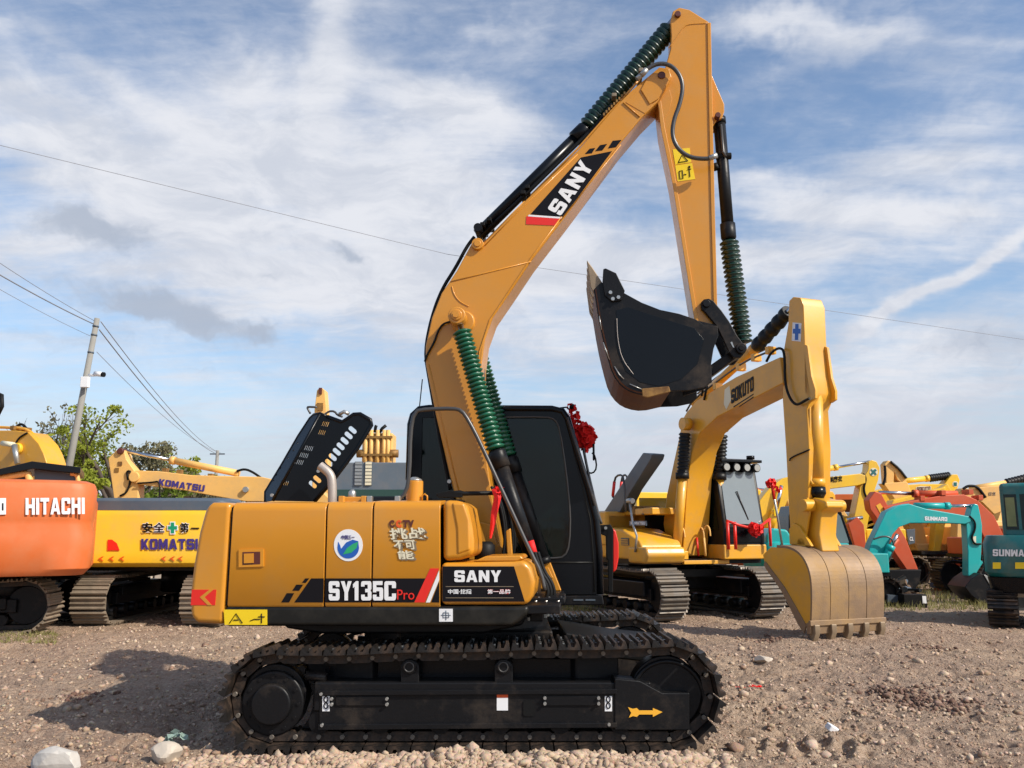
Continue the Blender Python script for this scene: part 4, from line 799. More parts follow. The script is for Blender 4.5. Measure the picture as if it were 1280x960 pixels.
def base(root, s, paint, frame='black', shoe='worn', crawl=None, cab=True, cw=True, house_top=2.0, rot=0, detail=True, n=42, cwm=None, glass='glass', cabm=None, w=1.25, gauge=(.68, 1.25), tl=(-1.7, 1.7), r=.42):
    """undercarriage, house, counterweight and cab of a parked excavator, size factor s"""
    for a, b in ((-gauge[1], -gauge[0]), (gauge[0], gauge[1])):
        c = crawler(root, tl[0]*s, tl[1]*s, r*s, (r+.02)*s, a*s, b*s, n, shoe, frame, detail=detail); c.rotation_euler = (0, 0, rot)
        if detail: O('track_cover', MB().box((tl[0]*s*.75, (a+b)/2*s-.19, .45*s), (tl[1]*s*.75, (a+b)/2*s+.19, .62*s)), frame, c, bevel=.02)
    O('slewing_ring', MB().cyl((0, 0, .45*s), (0, 0, 1.0*s), .62*s, 28), frame, root)
    z0, z1 = .98*s, house_top*s
    h = O('house', MB().box((-1.75*s, -w*s, z0), (.3*s, w*s, z1-.04)).box((.3*s, -w*s, z0), (1.45*s, -.33*s, z0+(z1-z0)*.62)).box((.3*s, -.33*s, z0), (1.2*s, .3*s, z0+.22*s)), paint, root, bevel=.04*s, seg=3)
    O('frame_skirt', MB().box((-1.9*s, -w*s+.03, z0-.07), (1.5*s, w*s-.03, z0+.02)), frame, root)
    if cw:
        P = lambda i: plan((-2.3+i)*s, -1.76*s, (w+.02-i)*s, .38*s, bulge=.08*s)
        O('counterweight', loft([(P(.1), z0-.06), (P(.03), z0), (P(0), z0+.08), (P(0), z1-.12), (P(.03), z1-.03), (P(.09), z1)]), cwm or paint, root, bevel=.01)
    if cab:
        zc = 2.92*s; b0, b1 = .36*s, 1.24*s
        pr = [(-.05*s, z0), (-.05*s, zc-.12*s), (.05*s, zc), (1.35*s, zc), (1.5*s, zc-.12*s), (1.72*s, 1.7*s), (1.72*s, z0)]
        k = O('cab', MB().prism(pr, b0, b1), cabm or paint, root, bevel=.03, seg=3)
        g = [(.05*s, 1.55*s), (.05*s, zc-.2*s), (1.32*s, zc-.2*s), (1.60*s, 1.7*s), (1.60*s, 1.55*s)]
        O('window', MB().prism(g, b0-.006, b0+.01), glass, k); O('window', MB().prism(g, b1-.01, b1+.006), glass, k)
        A, B = Vector((1.50*s, 0, zc-.17*s)), Vector((1.715*s, 0, 1.72*s)); mb = MB()
        mb.add([(A.x+.012, b0+.08, A.z), (A.x+.012, b1-.08, A.z), (B.x+.012, b1-.06, B.z), (B.x+.012, b0+.06, B.z), (A.x-.01, b0+.08, A.z), (A.x-.01, b1-.08, A.z), (B.x-.01, b1-.06, B.z), (B.x-.01, b0+.06, B.z)], [(0, 1, 2, 3), (4, 7, 6, 5), (0, 4, 5, 1), (1, 5, 6, 2), (2, 6, 7, 3), (3, 7, 4, 0)])
        O('windscreen', mb, glass, k)
        return k
def bm_(F, root, name, px, v0, v1, m, vp=None, bevel=.02, **k): return O(name, MB().prism(F.pl(px, v0 if vp is None else vp), v0, v1), m, root, bevel=bevel, **k)
def simple_ram(F, root, a, b, c, v, r, m, rm='chrome', name='arm_cylinder', rr=.5):
    A, B, C = [F.p3(*q, v) for q in (a, b, c)]; o = O(name, MB().tube([A, B], r, 14), m, root); O('piston_rod', MB().tube([B, C], r*rr, 12), rm, o); O('cylinder_gland', MB().tube([Vector(B)-(Vector(B)-Vector(A)).normalized()*.12, B], r*1.18, 14), m, o); return o
def hose(F, root, px, v, r, m='hose', name='hose', it=2): return O(name, MB().tube([F.p3(a, b, v) for a, b in smooth(px, it)], r, 7), m, root)

# ---- Sokuto machine, three quarter front view
SA = math.atan2(-.929, .371); FS = Frame(3.05, 18, SA)
sk = thing('excavator', 'yellow excavator in three quarter view, its scuffed bucket resting teeth down on the dirt', 'excavator', FS.loc(), SA)
for a, b in ((-1.35, -.78), (.78, 1.35)):
    c = crawler(sk, -1.75, 1.75, .46, .46, a, b, 44, 'worn', 'black', t=.06); O('track_cover', MB().box((-1.5, (a+b)/2-.24, .40), (1.5, (a+b)/2+.24, .68)), 'black', c, bevel=.03)
O('slewing_ring', MB().cyl((0, 0, .5), (0, 0, 1.02), .68, 32), 'black', sk); O('chassis', MB().box((-.7, -.85, .45), (.7, .85, .85)), 'black', sk, bevel=.04)
O('front_beam', MB().box((.95, -1.0, .72), (1.05, 1.0, .86)), 'black', sk)
sh = O('house', MB().box((-2.0, -1.3, 1.06), (.1, 1.3, 1.95)), 'yellow', sk, bevel=.06, seg=3)
O('frame_skirt', MB().box((-2.0, -1.28, .98), (1.55, 1.28, 1.07)), 'black', sk)
PP = lambda i: plan(-2.75+i, -2.02, 1.33-i, .4, bulge=.1); O('counterweight', loft([(PP(.1), .98), (PP(0), 1.08), (PP(0), 1.9), (PP(.08), 2.0)]), 'yellow', sk)
tbx = O('toolbox', MB().prism([(.12, 1.06), (1.42, 1.06), (1.45, 1.30), (1.36, 1.42), (.7, 1.62), (.12, 1.66)], -1.3, -.42), 'yellow', sk, bevel=.04, seg=3)
O('step_box', MB().prism([(1.0, 1.0), (1.62, 1.0), (1.72, 1.16), (1.66, 1.30), (1.0, 1.30)], -1.34, -.50), 'yellow', sk, bevel=.05, seg=3)
O('tank_cover', MB().box((-.75, -1.32, 1.3), (.1, -.5, 1.98)), 'yellow', sk, bevel=.04)
for x0, y0, x1, y1, m, nm in ((787, 651, 808, 657, 'slate', 'maker_plate'),):
    P = FS.pl([(x0, y0), (x1, y0), (x1, y1), (x0, y1)], -1.33); O(nm, MB().prism(P, -1.336, -1.318), m, sk)
text_on(FS, 'KOMATSU', [(788.5, 655.8), (806.5, 655.8), (788.5, 652.2)], -1.338, 'white', sk, .03)
O('grille', MB().box((.7, -1.312, 1.32), (1.0, -1.295, 1.46)), 'slate', sk)
for k in range(3): O('grille_slat', MB().box((.72, -1.325, 1.335+k*.04), (.98, -1.308, 1.352+k*.04)), 'yellow', sk)
# cab
cb = O('cab', MB().prism([(.12, 1.08), (.05, 2.78), (.12, 2.9), (1.42, 2.9), (1.52, 2.8), (1.72, 1.7), (1.72, 1.08)], .33, 1.27), 'black', sk, bevel=.04, seg=3)
O('cab_base', MB().box((.5, .31, 1.06), (1.735, 1.29, 1.34)), 'yellow', cb, bevel=.03)
def face(A, B, v0, v1, v2, v3, m, name, par, off=.012):
    return O(name, MB().add([(A[0]+off, v0, A[1]), (A[0]+off, v1, A[1]), (B[0]+off, v2, B[1]), (B[0]+off, v3, B[1]), (A[0]-.01, v0, A[1]), (A[0]-.01, v1, A[1]), (B[0]-.01, v2, B[1]), (B[0]-.01, v3, B[1])], [(0, 1, 2, 3), (4, 7, 6, 5), (0, 4, 5, 1), (1, 5, 6, 2), (2, 6, 7, 3), (3, 7, 4, 0)]), m, par)
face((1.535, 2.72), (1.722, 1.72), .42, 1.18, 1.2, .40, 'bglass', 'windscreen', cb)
face((1.728, 1.66), (1.728, 1.38), .45, 1.15, 1.15, .45, 'gloss', 'lower_window', cb)
O('window', MB().prism([(.2, 1.6), (.18, 2.72), (1.35, 2.72), (1.56, 1.7), (1.56, 1.6)], .322, .34), 'glass', cb)
O('lamp_rack', MB().box((1.35, .36, 2.90), (1.70, 1.30, 2.955)).box((1.42, .36, 2.955), (1.46, 1.28, 2.985)), 'gloss', cb, bevel=.01)
for i in range(4):
    v = .47+i*.235; o = O('work_lamp', MB().cyl((1.6, v, 2.80), (1.70, v, 2.80), .085, 16), 'gloss', cb, bevel=.008); O('lamp_lens', MB().cyl((1.7, v, 2.80), (1.712, v, 2.80), .066, 16), 'lamp', o)
O('roof_lamp', MB().cyl((1.5, 1.18, 2.98), (1.5, 1.18, 3.05), .08, 14), 'gloss', cb)
O('wiper', MB().tube([(1.72, .9, 1.8), (1.64, .72, 2.35)], .012, 6), 'rail', cb)
gd = O('front_guard', MB().tube([(1.86, .30, 1.78), (1.88, .55, 1.70), (1.88, .95, 1.62), (1.86, 1.3, 1.82)], .025, 8), 'red', sk)
for v in (.32, .48): O('guard_post', MB().tube([(1.86, v, 1.76), (1.86, v, 1.25)], .03, 8), 'red', sk)
O('guard_post', MB().tube([(1.86, 1.28, 1.82), (1.86, 1.28, 1.3)], .028, 8), 'red', sk)
O('mirror_pole', MB().tube([(1.7, 1.5, 2.55), (1.78, 1.62, 1.3)], .022, 8), 'bolt', sk); O('mirror_pole_tape', MB().tube([(1.70, 1.5, 2.56), (1.72, 1.53, 2.2)], .03, 8), 'red', sk)
mb = MB(); rosette(mb, FS.p3(934, 667, .85) if 0 else (1.95, .88, 1.62), .135, 70, 61); rosette(mb, (1.93, 1.02, 1.66), .07, 14, 62)
mb.xform(Matrix.Translation(Vector(FS.loc())) @ Matrix.Rotation(SA, 4, 'Z'))
pc_ = Vector(FS.loc())+FS.d*1.95+FS.l*.88+Vector((0, 0, 1.6)); world_thing('ribbon_rosette', mb, 'cloth', 'red cloth rosette tied to the front guard below the windscreen of the yellow excavator', 'rosette', pc_)
mb = MB(); pr_ = Vector(FS.loc())+FS.d*1.7+FS.l*1.5+Vector((0, 0, 2.5)); rosette(mb, pr_, .11, 26, 64); rosette(mb, pr_+Vector((.12, 0, -.1)), .08, 14, 65)
world_thing('ribbon_rosette', mb, 'cloth', 'small red rosette on the pole right of the yellow excavator cab', 'rosette', pr_)
# open grey hood and rails behind
hv = -1.0
hd = bm_(FS, sk, 'engine_hood', [(754, 640), (776, 606), (803, 566), (816, 567), (814, 574), (788, 612), (772, 645), (758, 648)], -1.0, -.72, 'slate', vp=-1.0, bevel=.03)
bm_(FS, sk, 'hood_rim', [(785, 607), (806, 566), (817, 568), (815, 574), (788, 617), (776, 640), (770, 640)], -1.03, -.98, 'slate', vp=-1.0, bevel=.01)
for dx, m in ((0, 'red'), (9, 'red')):
    hose(FS, sk, [(766+dx, 622), (768+dx, 598), (774+dx*.7, 593), (780+dx*.5, 596), (782+dx*.5, 640)], -1.2+dx*.03, .022, 'rail', 'handrail', 1)
    O('rail_tape', MB().tube([FS.p3(766+dx, 620, -1.2+dx*.03), FS.p3(768+dx, 602, -1.2+dx*.03)], .032, 8), 'red', sk)
O('side_rail', MB().tube([FS.p3(a, b, -1.36) for a, b in ((787, 625), (791, 655), (796, 670), (794, 690))], .022, 8), 'bolt', sk); O('mirror', MB().tube([FS.p3(785, 626, -1.36), FS.p3(791, 626, -1.36)], .05, 8), 'bolt', sk)
for i, (x, y, w_, h_, m) in enumerate(((800, 640, .5, .14, 'yellow'), (815, 637, .3, .2, 'pale'), (826, 636, .35, .12, 'yellow'), (808, 634, .1, .22, 'bronze'), (820, 642, .16, .10, 'slate'), (790, 641, .14, .12, 'slate'))):
    u, z = FS.p(x, y, -.6); O('top_cover', MB().box((u-w_/2, -.9, 1.9), (u+w_/2, -.3, z+.02)), m, sk, bevel=.02)
# boom, arm, bucket
sbm = bm_(FS, sk, 'boom', [(975, 446), (979, 479), (940, 499), (897, 521), (875, 541), (865, 565), (859, 600), (856, 650), (853, 695), (836, 695), (829, 655), (833, 620), (841, 582), (849, 545), (853, 524), (858, 515), (871, 500), (920, 471)], -.28, .28, 'yellow', vp=-.28, bevel=.02)
sarm = bm_(FS, sk, 'arm', [(986, 376), (991, 371), (1000, 372), (1004, 382), (1006, 433), (1010, 470), (1014, 490), (1013, 500), (1008, 512), (1011, 560), (1010, 620), (1005, 668), (996, 690), (989, 686), (986, 640), (982, 560), (978, 500), (978, 478), (979, 440), (985, 405)], -.22, .22, 'yellow', vp=-.22, bevel=.018)
for v in (-.22, .17): bm_(FS, sarm, 'arm_ear', [(1005, 430), (1009, 432), (1014, 470), (1019, 487), (1019, 498), (1013, 502), (1006, 490)], v, v+.05, 'yellow', vp=-.22, bevel=.008)
simple_ram(FS, sk, (868, 505), (945, 434), (990, 384), 0, .085, 'yellow', 'chrome'); O('bellows', MB().bellows(FS.p3(944, 435, 0), FS.p3(986, 389, 0), .12, .13, 5, 14), 'bell', sk)
P = [FS.p3(x, y, -.03) for x, y in ((1020, 492), (1021, 610), (1022, 632))]
o = O('bucket_cylinder', MB().tube(P[:2], .105, 18), 'yellow', sk); O('cylinder_gland', MB().tube([FS.p3(1021, 598, -.03), FS.p3(1021, 608, -.03)], .125, 18), 'yellow', o); O('rod_boot', MB().tube([FS.p3(1021, 609, -.03), FS.p3(1021.5, 617, -.03), FS.p3(1022, 624, -.03)], [.13, .135, .09], 18), 'gloss', o); O('feed_pipe', MB().tube([FS.p3(a, b, -.16) for a, b in ((1011, 497), (1012, 505), (1013, 600), (1016, 606))], .025, 8), 'yellow', o)
bm_(FS, sk, 'bucket_link', [(1006, 628), (1016, 622), (1032, 626), (1034, 634), (1026, 640), (1024, 668), (1028, 690), (1006, 690), (1003, 660)], -.17, .17, 'yellow', vp=-.17, bevel=.03)
bm_(FS, sk, 'link_plate', [(994, 660), (1000, 630), (1008, 622), (1014, 628), (1010, 650), (1004, 690), (996, 692)], -.26, -.22, 'yellow', vp=-.26, bevel=.01)
u, z = FS.p(1020, 632, -.1); O('link_pin', MB().cyl((u, -.36, z), (u, .42, z), .095, 18), 'yellow', sk, bevel=.01)
u, z = FS.p(1014, 680, -.1); O('link_pin', MB().cyl((u, -.30, z), (u, .30, z), .10, 18), 'yellow', sk, bevel=.01)
# text and plate
bm_(FS, sbm, 'emblem', [(906, 487), (912, 482), (914, 500), (908, 512), (905, 505)], -.284, -.279, 'cream', vp=-.28, bevel=0)
text_on(FS, 'SOKUTO', [(914, 505), (942, 488), (914, 487.5)], -.285, 'print', sbm, .02)
bm_(FS, sbm, 'underline', [(917, 508), (942, 492), (942, 493.5), (917, 509.5)], -.284, -.279, 'print', vp=-.28, bevel=0); bm_(FS, sbm, 'underline', [(924, 508), (942, 495.5), (942, 497), (924, 509)], -.284, -.279, 'print', vp=-.28, bevel=0)
bm_(FS, sarm, 'safety_plate', [(991, 403), (1002, 404), (1001, 427), (990, 426)], -.225, -.219, 'white', vp=-.22, bevel=0)
bm_(FS, sarm, 'safety_cross', [(994.5, 405), (998.5, 405), (998.5, 411), (1001, 411), (1001, 417), (998.3, 417), (998, 425), (994, 425), (994.2, 417), (991.5, 417), (991.7, 411), (994.5, 411)], -.229, -.222, 'blue', vp=-.22, bevel=0)
hose(FS, sk, [(958, 452), (964, 440), (975, 434), (981, 440), (981, 480), (988, 500), (996, 507), (1006, 501), (1012, 498)], -.29, .022)
hose(FS, sk, [(858, 514), (866, 500), (900, 474), (930, 452), (960, 440)], -.24, .018, 'rail', 'boom_pipe', 1); hose(FS, sk, [(872, 492), (900, 468), (936, 446), (962, 434)], .1, .018, 'rail', 'boom_pipe', 1)
for x, y in ((896, 486), (925, 462), (944, 450), (962, 441)): u, z = FS.p(x, y-4, -.2); O('pipe_clip', MB().box((u-.05, -.26, z-.08), (u+.05, -.1, z+.05)), 'yellow', sk, bevel=.01)
for x, y, x2, y2 in ((877, 495, 880, 478), (880, 500, 884, 482)): O('boom_hose', MB().tube([FS.p3(x, y, -.3), FS.p3(x2, y2, -.3)], .02, 6), 'hose', sk)
hose(FS, sk, [(1012, 562), (988, 572), (987, 576)], -.24, .012)
for v, dx in ((-.42, 0), (.42, 0)):
    P = [FS.p3(x, y, -.42) for x, y in ((845, 698), (853, 596), (856, 541), (857, 530))]; P = [(a, v, c) for a, b, c in P]
    o = O('boom_cylinder', MB().tube(P[:2], .09, 18), 'yellow', sk); O('bellows', MB().bellows(P[1], P[2], .09, .115, 12, 14), 'bell', o); O('rod_boot', MB().tube([Vector(P[1])-Vector((0, 0, .04)), Vector(P[1])+Vector((0, 0, .08))], .13, 16), 'bell', o); O('cylinder_pin', MB().cyl((P[3][0], v-.08, P[3][2]), (P[3][0], v+.08, P[3][2]), .12, 16), 'yellow', o); O('cylinder_foot', MB().cyl((P[0][0], v-.1, P[0][2]), (P[0][0], v+.1, P[0][2]), .12, 16), 'yellow', o)
for k, (x, y) in enumerate(((848, 664), (856, 662), (872, 664), (880, 662))): hose(FS, sk, [(x, y), (x+3, y-6), (x+7, y-2), (x+8, y+8)], -.3+.2*k if k < 2 else .1, .016, 'pale', 'feed_pipe')
for x, m in ((858, 'red'), (871, 'red'), (880, 'pale')): O('feed_hose', MB().tube([FS.p3(x, 672, .0), FS.p3(x+2, 695, 0)], .02, 6), m, sk)
O('foot_bracket', MB().box((.6, -.55, 1.04), (1.5, -.32, 1.22)).box((.6, .32, 1.04), (1.5, .5, 1.22)), 'yellow', sk, bevel=.02); O('front_deck', MB().box((.3, -.5, .98), (1.62, .5, 1.05)), 'yellow', sk, bevel=.01); O('inner_panel', MB().box((.1, -.42, 1.06), (.3, .32, 1.9)), 'hose', sk)
# bucket: side profile in local metres, back of the shell turned to the camera
bu, bz = FS.p(1056, 800, -.1); bu = 4.95
prof = [(-.55, 1.34), (-.25, 1.33), (-.02, 1.24), (.12, 1.07), (.17, .87), (.16, .62), (.12, .30), (.10, .22)]
profs = smooth(prof, 2); BW = .68; bo = .08
side = [(bu+a, b) for a, b in profs]+[(bu-.12, .18), (bu-.42, .62), (bu-.85, 1.0), (bu-.90, 1.22), (bu-.7, 1.34)]
bkt = O('bucket', MB().prism(side, bo-BW, bo-BW+.03), 'yellow', sk, bevel=.006); O('side_plate', MB().prism(side, bo+BW-.03, bo+BW), 'yellow', bkt, bevel=.006)
sp_ = [(bu+a, b) for a, b in profs]
n = 4; edges = [bo-BW-.01+(2*BW+.02)*i/n for i in range(n+1)]
for i in range(n): O('shell_panel', strip(MB(), sp_, edges[i]+.006, edges[i+1]-.006, -.035), 'scuff', bkt)
O('shell_liner', strip(MB(), sp_, edges[0]+.02, edges[-1]-.02, .02), 'hose', bkt)
O('cutting_edge', MB().prism([(bu+.06, .26), (bu+.15, .26), (bu+.13, .10), (bu+.06, .10)], bo-BW-.03, bo+BW+.03), 'scuff', bkt, bevel=.01); O('edge_bar', MB().prism([(bu+.12, .30), (bu+.17, .30), (bu+.17, .22), (bu+.12, .22)], bo-BW-.04, bo+BW+.04), 'scuff', bkt, bevel=.01)
for i in range(5):
    v = bo-BW+.06+(2*BW-.12)*i/4; O('bucket_tooth', MB().prism([(bu+.05, .24), (bu+.20, .24), (bu+.20, .12), (bu+.13, -.02), (bu+.10, -.02), (bu+.05, .1)], v-.05, v+.05), 'teeth', bkt, bevel=.015)
O('side_edge', MB().prism([(bu+.04, .22), (bu-.02, .1), (bu-.14, .22), (bu-.46, .66), (bu-.88, 1.06), (bu-.84, 1.12), (bu-.4, .74), (bu-.06, .34)], bo-BW-.015, bo-BW+.01), 'scuff', bkt, bevel=.004)
for v in (-.30, .24): O('bucket_ear', MB().prism([(bu-.62, 1.38), (bu-.62, 1.62), (bu-.5, 1.72), (bu-.36, 1.66), (bu-.12, 1.36)], v, v+.06), 'yellow', bkt, bevel=.015)

# ---- machine with HITACHI on its orange counterweight
HA_ = R(114); FH = Frame(-8.36, 14.63, HA_); hi = thing('excavator', 'orange excavator with a dusty orange counterweight at the left edge, white name on it', 'excavator', FH.loc(), HA_)
def qs(F, px, u): return [F.q(a, b, u) for a, b in px]
def on_rear(F, name, px, u, m, par, th=.006): return O(name, MB().add([(u-th, a, b) for a, b in qs(F, px, u)]+[(u+.004, a, b) for a, b in qs(F, px, u)], [tuple(range(len(px))), tuple(range(2*len(px)-1, len(px)-1, -1))]+[(i, i+len(px), (i+1) % len(px)+len(px), (i+1) % len(px)) for i in range(len(px))]), m, par)
def rear_text(F, s, px, u, m, par, bold=.02):
    P = [F.q(a, b, u) for a, b in px]; return lettering(s, [(u-.002, a, b) for a, b in P], m, par, bold)
RU = -1.93
zz = [FH.q(60, y, RU)[1] for y in (718, 712, 668, 656, 650, 612, 603, 600)]
P = lambda i: plan(RU+i, -1.2, 1.30-i, .34, bulge=.02)
hc = O('counterweight', loft([(P(.12), zz[0]-.03), (P(.03), zz[1]), (P(.0), zz[2]), (P(.045), zz[3]), (P(.035), zz[4]), (P(.01), zz[5]), (P(.05), zz[6]), (P(.16), zz[7]+.01)]), 'orange', hi, bevel=.012)
rear_text(FH, 'HITACHI', [(32, 643.5), (106, 642.5), (32, 622.5)], RU-.009, 'white', hc, .045)
on_rear(FH, 'warning_plate', [(-6, 623), (7.5, 622.5), (7.5, 643), (-6, 643.5)], RU-.008, 'white', hc); on_rear(FH, 'plate_mark', [(2.5, 629), (4.5, 629), (4.5, 638), (2.5, 638)], RU-.012, 'print', hc)
O('house', MB().box((-1.2, -1.28, 1.0), (1.2, 1.28, 2.1)), 'orange', hi, bevel=.05); O('frame_skirt', MB().box((-1.2, -1.2, .93), (1.6, 1.2, 1.0)), 'black', hi)
def hq(pts, u0, u1, name, m, **k):
    P = [FH.q(a, b, u0) for a, b in pts]; n = len(P); return O(name, MB().add([(u0, a, b) for a, b in P]+[(u1, a, b) for a, b in P], [tuple(range(n)), tuple(range(2*n-1, n-1, -1))]+[(i, i+n, (i+1) % n+n, (i+1) % n) for i in range(n)]), m, hi, **k)
hq([(-60, 600), (0, 586), (40, 576.5), (101, 584), (100, 592), (41, 586), (0, 594), (-60, 607)], -1.3, .3, 'cab_roof', 'gloss', bevel=.01)
hq([(43, 587), (94, 593), (94, 640), (43, 640)], -1.1, -1.0, 'cab_window', 'slate'); hq([(-50, 604), (32, 592), (32, 640), (-50, 640)], -1.1, -1.0, 'cab_window', 'slate')
for pts, r in ([(-40, 606), (28, 592), (37, 592), (40, 640)], .055), ([(88, 592), (96, 593), (98, 602), (98, 640)], .035): O('cab_frame', MB().tube([(-1.16, *FH.q(a, b, -1.16)) for a, b in smooth(pts, 1)], r, 10), 'pale', hi)
O('slewing_ring', MB().cyl((0, 0, .4), (0, 0, .95), .65, 24), 'black', hi)
for vc_ in (-1.0, 1.0):
    c = crawler(hi, -1.65, 1.62, .43, .43, vc_-.3, vc_+.3, 44, 'dusty', 'black'); c.rotation_euler = (0, 0, R(8)-HA_); cc = Vector((-9.45, 14.95, 0))-FH.o; c.location = (cc.dot(FH.d), cc.dot(FH.l), 0)
    O('track_cover', MB().box((-1.3, vc_-.2, .36), (1.35, vc_+.2, .56)), 'black', c, bevel=.03)

# ---- yellow machine with 安全第一 on its counterweight
FK = Frame(-6.2, 17.3, math.pi/2); ko = thing('excavator', 'bright yellow excavator seen from behind, counterweight with safety lettering and a green cross', 'excavator', FK.loc(), math.pi/2)
KU = -2.3; zk = [FK.q(190, y, KU)[1] for y in (709, 704, 692, 690, 645, 638)]; P = lambda i: plan(KU+i, -1.4, 1.36-i, .3, bulge=.0)
kc = O('counterweight', loft([(P(.10), zk[0]), (P(.0), zk[1]), (P(-.01), zk[2]), (P(.0), zk[3]), (P(.0), zk[4]), (P(.05), zk[5])]), 'lemon', ko, bevel=.01)
z2 = FK.q(190, 622, KU)[1]; O('engine_hood', loft([(P(.07), zk[5]), (P(.08), z2-.05), (P(.14), z2)]), 'slate', ko, bevel=.01)
for s, x0, x1, yb, yt, m, b in (('安全', 177, 207, 666.5, 652.5, 'white', .08), ('安全', 177.6, 206.4, 665.8, 653.2, 'print', .02), ('第', 224.5, 236.5, 666.5, 653, 'white', .08), ('第', 225, 236, 665.8, 653.6, 'print', .015)):
    rear_text(FK, s, [(x0, yb), (x1, yb), (x0, yt)], KU-.014 if m == 'white' else KU-.018, m, kc, b)
on_rear(FK, 'lettering', [(239, 659.5), (249, 659.5), (249, 661), (239, 661)], KU-.01, 'print', kc)
on_rear(FK, 'safety_cross', [(212.5, 652), (219, 652), (219, 656.5), (222.5, 656.5), (222.5, 663), (219, 663), (219, 668), (212.5, 668), (212.5, 663), (209, 663), (209, 656.5), (212.5, 656.5)], KU-.010, 'white', kc); on_rear(FK, 'safety_cross', [(213.7, 653.2), (217.8, 653.2), (217.8, 657.7), (221.3, 657.7), (221.3, 661.8), (217.8, 661.8), (217.8, 666.5), (213.7, 666.5), (213.7, 661.8), (210.2, 661.8), (210.2, 657.7), (213.7, 657.7)], KU-.014, mat('cross_green', (.0, .30, .15), .5), kc)
rear_text(FK, 'KOMATSU', [(176.5, 687), (254, 687), (176.5, 673.5)], KU-.014, 'navy', kc, .055)
on_rear(FK, 'reflector', [(135, 674.5), (140, 674.5), (146, 679), (149.5, 688), (134.5, 688)], KU-.010, 'red', kc)
for x in (123, 136, 149, 201, 212, 222): on_rear(FK, 'chevron', [(x+5, 695.5), (x, 698.3), (x+5, 701), (x+6.5, 701), (x+3.2, 698.3), (x+6.5, 695.5)], KU-.016, 'redo', kc)
base(ko, 1.0, 'lemon', shoe='dusty', cab=False, cw=False, n=44, gauge=(.62, 1.22), tl=(-2.0, 1.7), w=1.3, house_top=1.9, cabm='lemon')

# ---- yellow gooseneck boom and dark cab roof behind the orange machine
AD = R(160); FD = Frame(-9.0, 19.2, AD); yd = thing('excavator', 'yellow excavator behind the orange one, arched boom with pipes above a dark cab roof', 'excavator', FD.loc(), AD)
bm_(FD, yd, 'boom', [(58, 600), (58, 578), (54, 566), (48, 554), (35, 540), (19, 538), (0, 538), (-60, 536), (-60, 566), (-10, 572), (5, 600)], -.30, .25, 'yellow', vp=.25, bevel=.02)
for k in range(3):
    hose(FD, yd, [(60, 604), (60, 578), (56, 565), (50, 552), (36, 537), (19, 534.5), (-40, 533)], .12-.17*k, .035, 'yellow', 'boom_pipe', 1)
for x, y in ((53, 560), (46, 548), (25, 536)): u, z = FD.p(x, y, 0); O('pipe_clip', MB().box((u-.06, -.28, z-.05), (u+.06, .22, z+.05)), 'bronze', yd, bevel=.01)
u, z = FD.p(24, 561, .25); O('pin_boss', MB().cyl((u, .25, z), (u, .34, z), .13, 18), 'lemon', yd, bevel=.02); O('boom_cylinder', MB().tube([FD.p3(22, 580, .4), FD.p3(18, 556, .4)], .06, 12), 'bolt', yd); O('cylinder_head', MB().tube([FD.p3(3, 554, .4), FD.p3(17, 556, .4)], .06, 12), 'cream', yd)
hose(FD, yd, [(15, 538), (24, 530), (30, 531), (36, 541)], 0, .03); hose(FD, yd, [(34, 541), (22, 548), (18, 560)], .27, .02)
base(yd, 1.0, 'yellow', shoe='dusty', cab=False, n=36, detail=False, house_top=1.85)
O('black_mirror', MB().tube([FD.p3(-4, 492, 0), FD.p3(2, 494, 0), FD.p3(2.5, 508, 0), FD.p3(-3, 519, 0)], .05, 8), 'hose', yd)

# ---- pale yellow boom laid level, arm folded at the left
FC = Frame(-3.9, 21.5, math.pi); kb = thing('excavator', 'faded yellow excavator, boom level above the dark topped counterweight, arm pointing down', 'excavator', FC.loc(), math.pi)
cbm = bm_(FC, kb, 'boom', [(163, 590), (170, 588), (198, 589), (241, 594), (327, 596), (400, 612), (440, 650), (410, 660), (370, 636), (327, 627), (307, 627), (256, 618), (230, 613), (176, 606), (166, 603), (161, 597)], -.25, .25, 'pale', vp=.25)
carm = bm_(FC, kb, 'arm', [(135, 573), (148, 560), (155, 562), (158, 574), (168, 588), (173, 602), (172, 650), (146, 650), (139, 600)], -.19, .19, 'pale', vp=.19)
text_on(FC, 'KOMATSU', [(198, 606.5), (255, 614.5), (199.5, 598.5)], .262, 'navy', cbm, .06)
simple_ram(FC, kb, (299, 592), (213, 575), (155, 563.5), .0, .085, 'pale', rr=.55); hose(FC, kb, [(296, 589), (306, 586), (316, 590), (326, 597)], .1, .03)
u, z = FC.p(167, 596, .3); O('pin_boss', MB().cyl((u, -.3, z), (u, .3, z), .13, 16), 'pale', kb, bevel=.02); u, z = FC.p(151, 564, .2); O('pin_boss', MB().cyl((u, -.26, z), (u, .26, z), .08, 16), 'brown', kb, bevel=.02)
u, z = FC.p(308, 612, .25); O('boom_pin', MB().cyl((u, .2, z), (u, .34, z), .07, 12), 'bolt', kb)
hose(FC, kb, [(172, 604), (190, 603), (200, 601), (199, 625)], .28, .02); hose(FC, kb, [(150, 620), (160, 615), (165, 590), (158, 588), (160, 600)], .22, .025); O('piston_rod', MB().tube([FC.p3(168, 604, .1), FC.p3(160, 625, .1)], .04, 8), 'chrome', kb)
for x, y in ((205, 588), (223, 590), (262, 595), (150, 580), (146, 588)): u, z = FC.p(x, y, .2); O('pipe_clip', MB().box((u-.05, .0, z-.04), (u+.05, .2 if y > 585 and x > 200 else .21, z+.06)), 'bronze', kb)
bm_(FC, kb, 'bucket_cylinder', [(228, 620), (246, 622), (258, 640), (256, 655), (244, 640)], -.1, .1, 'cbrown', vp=.1)
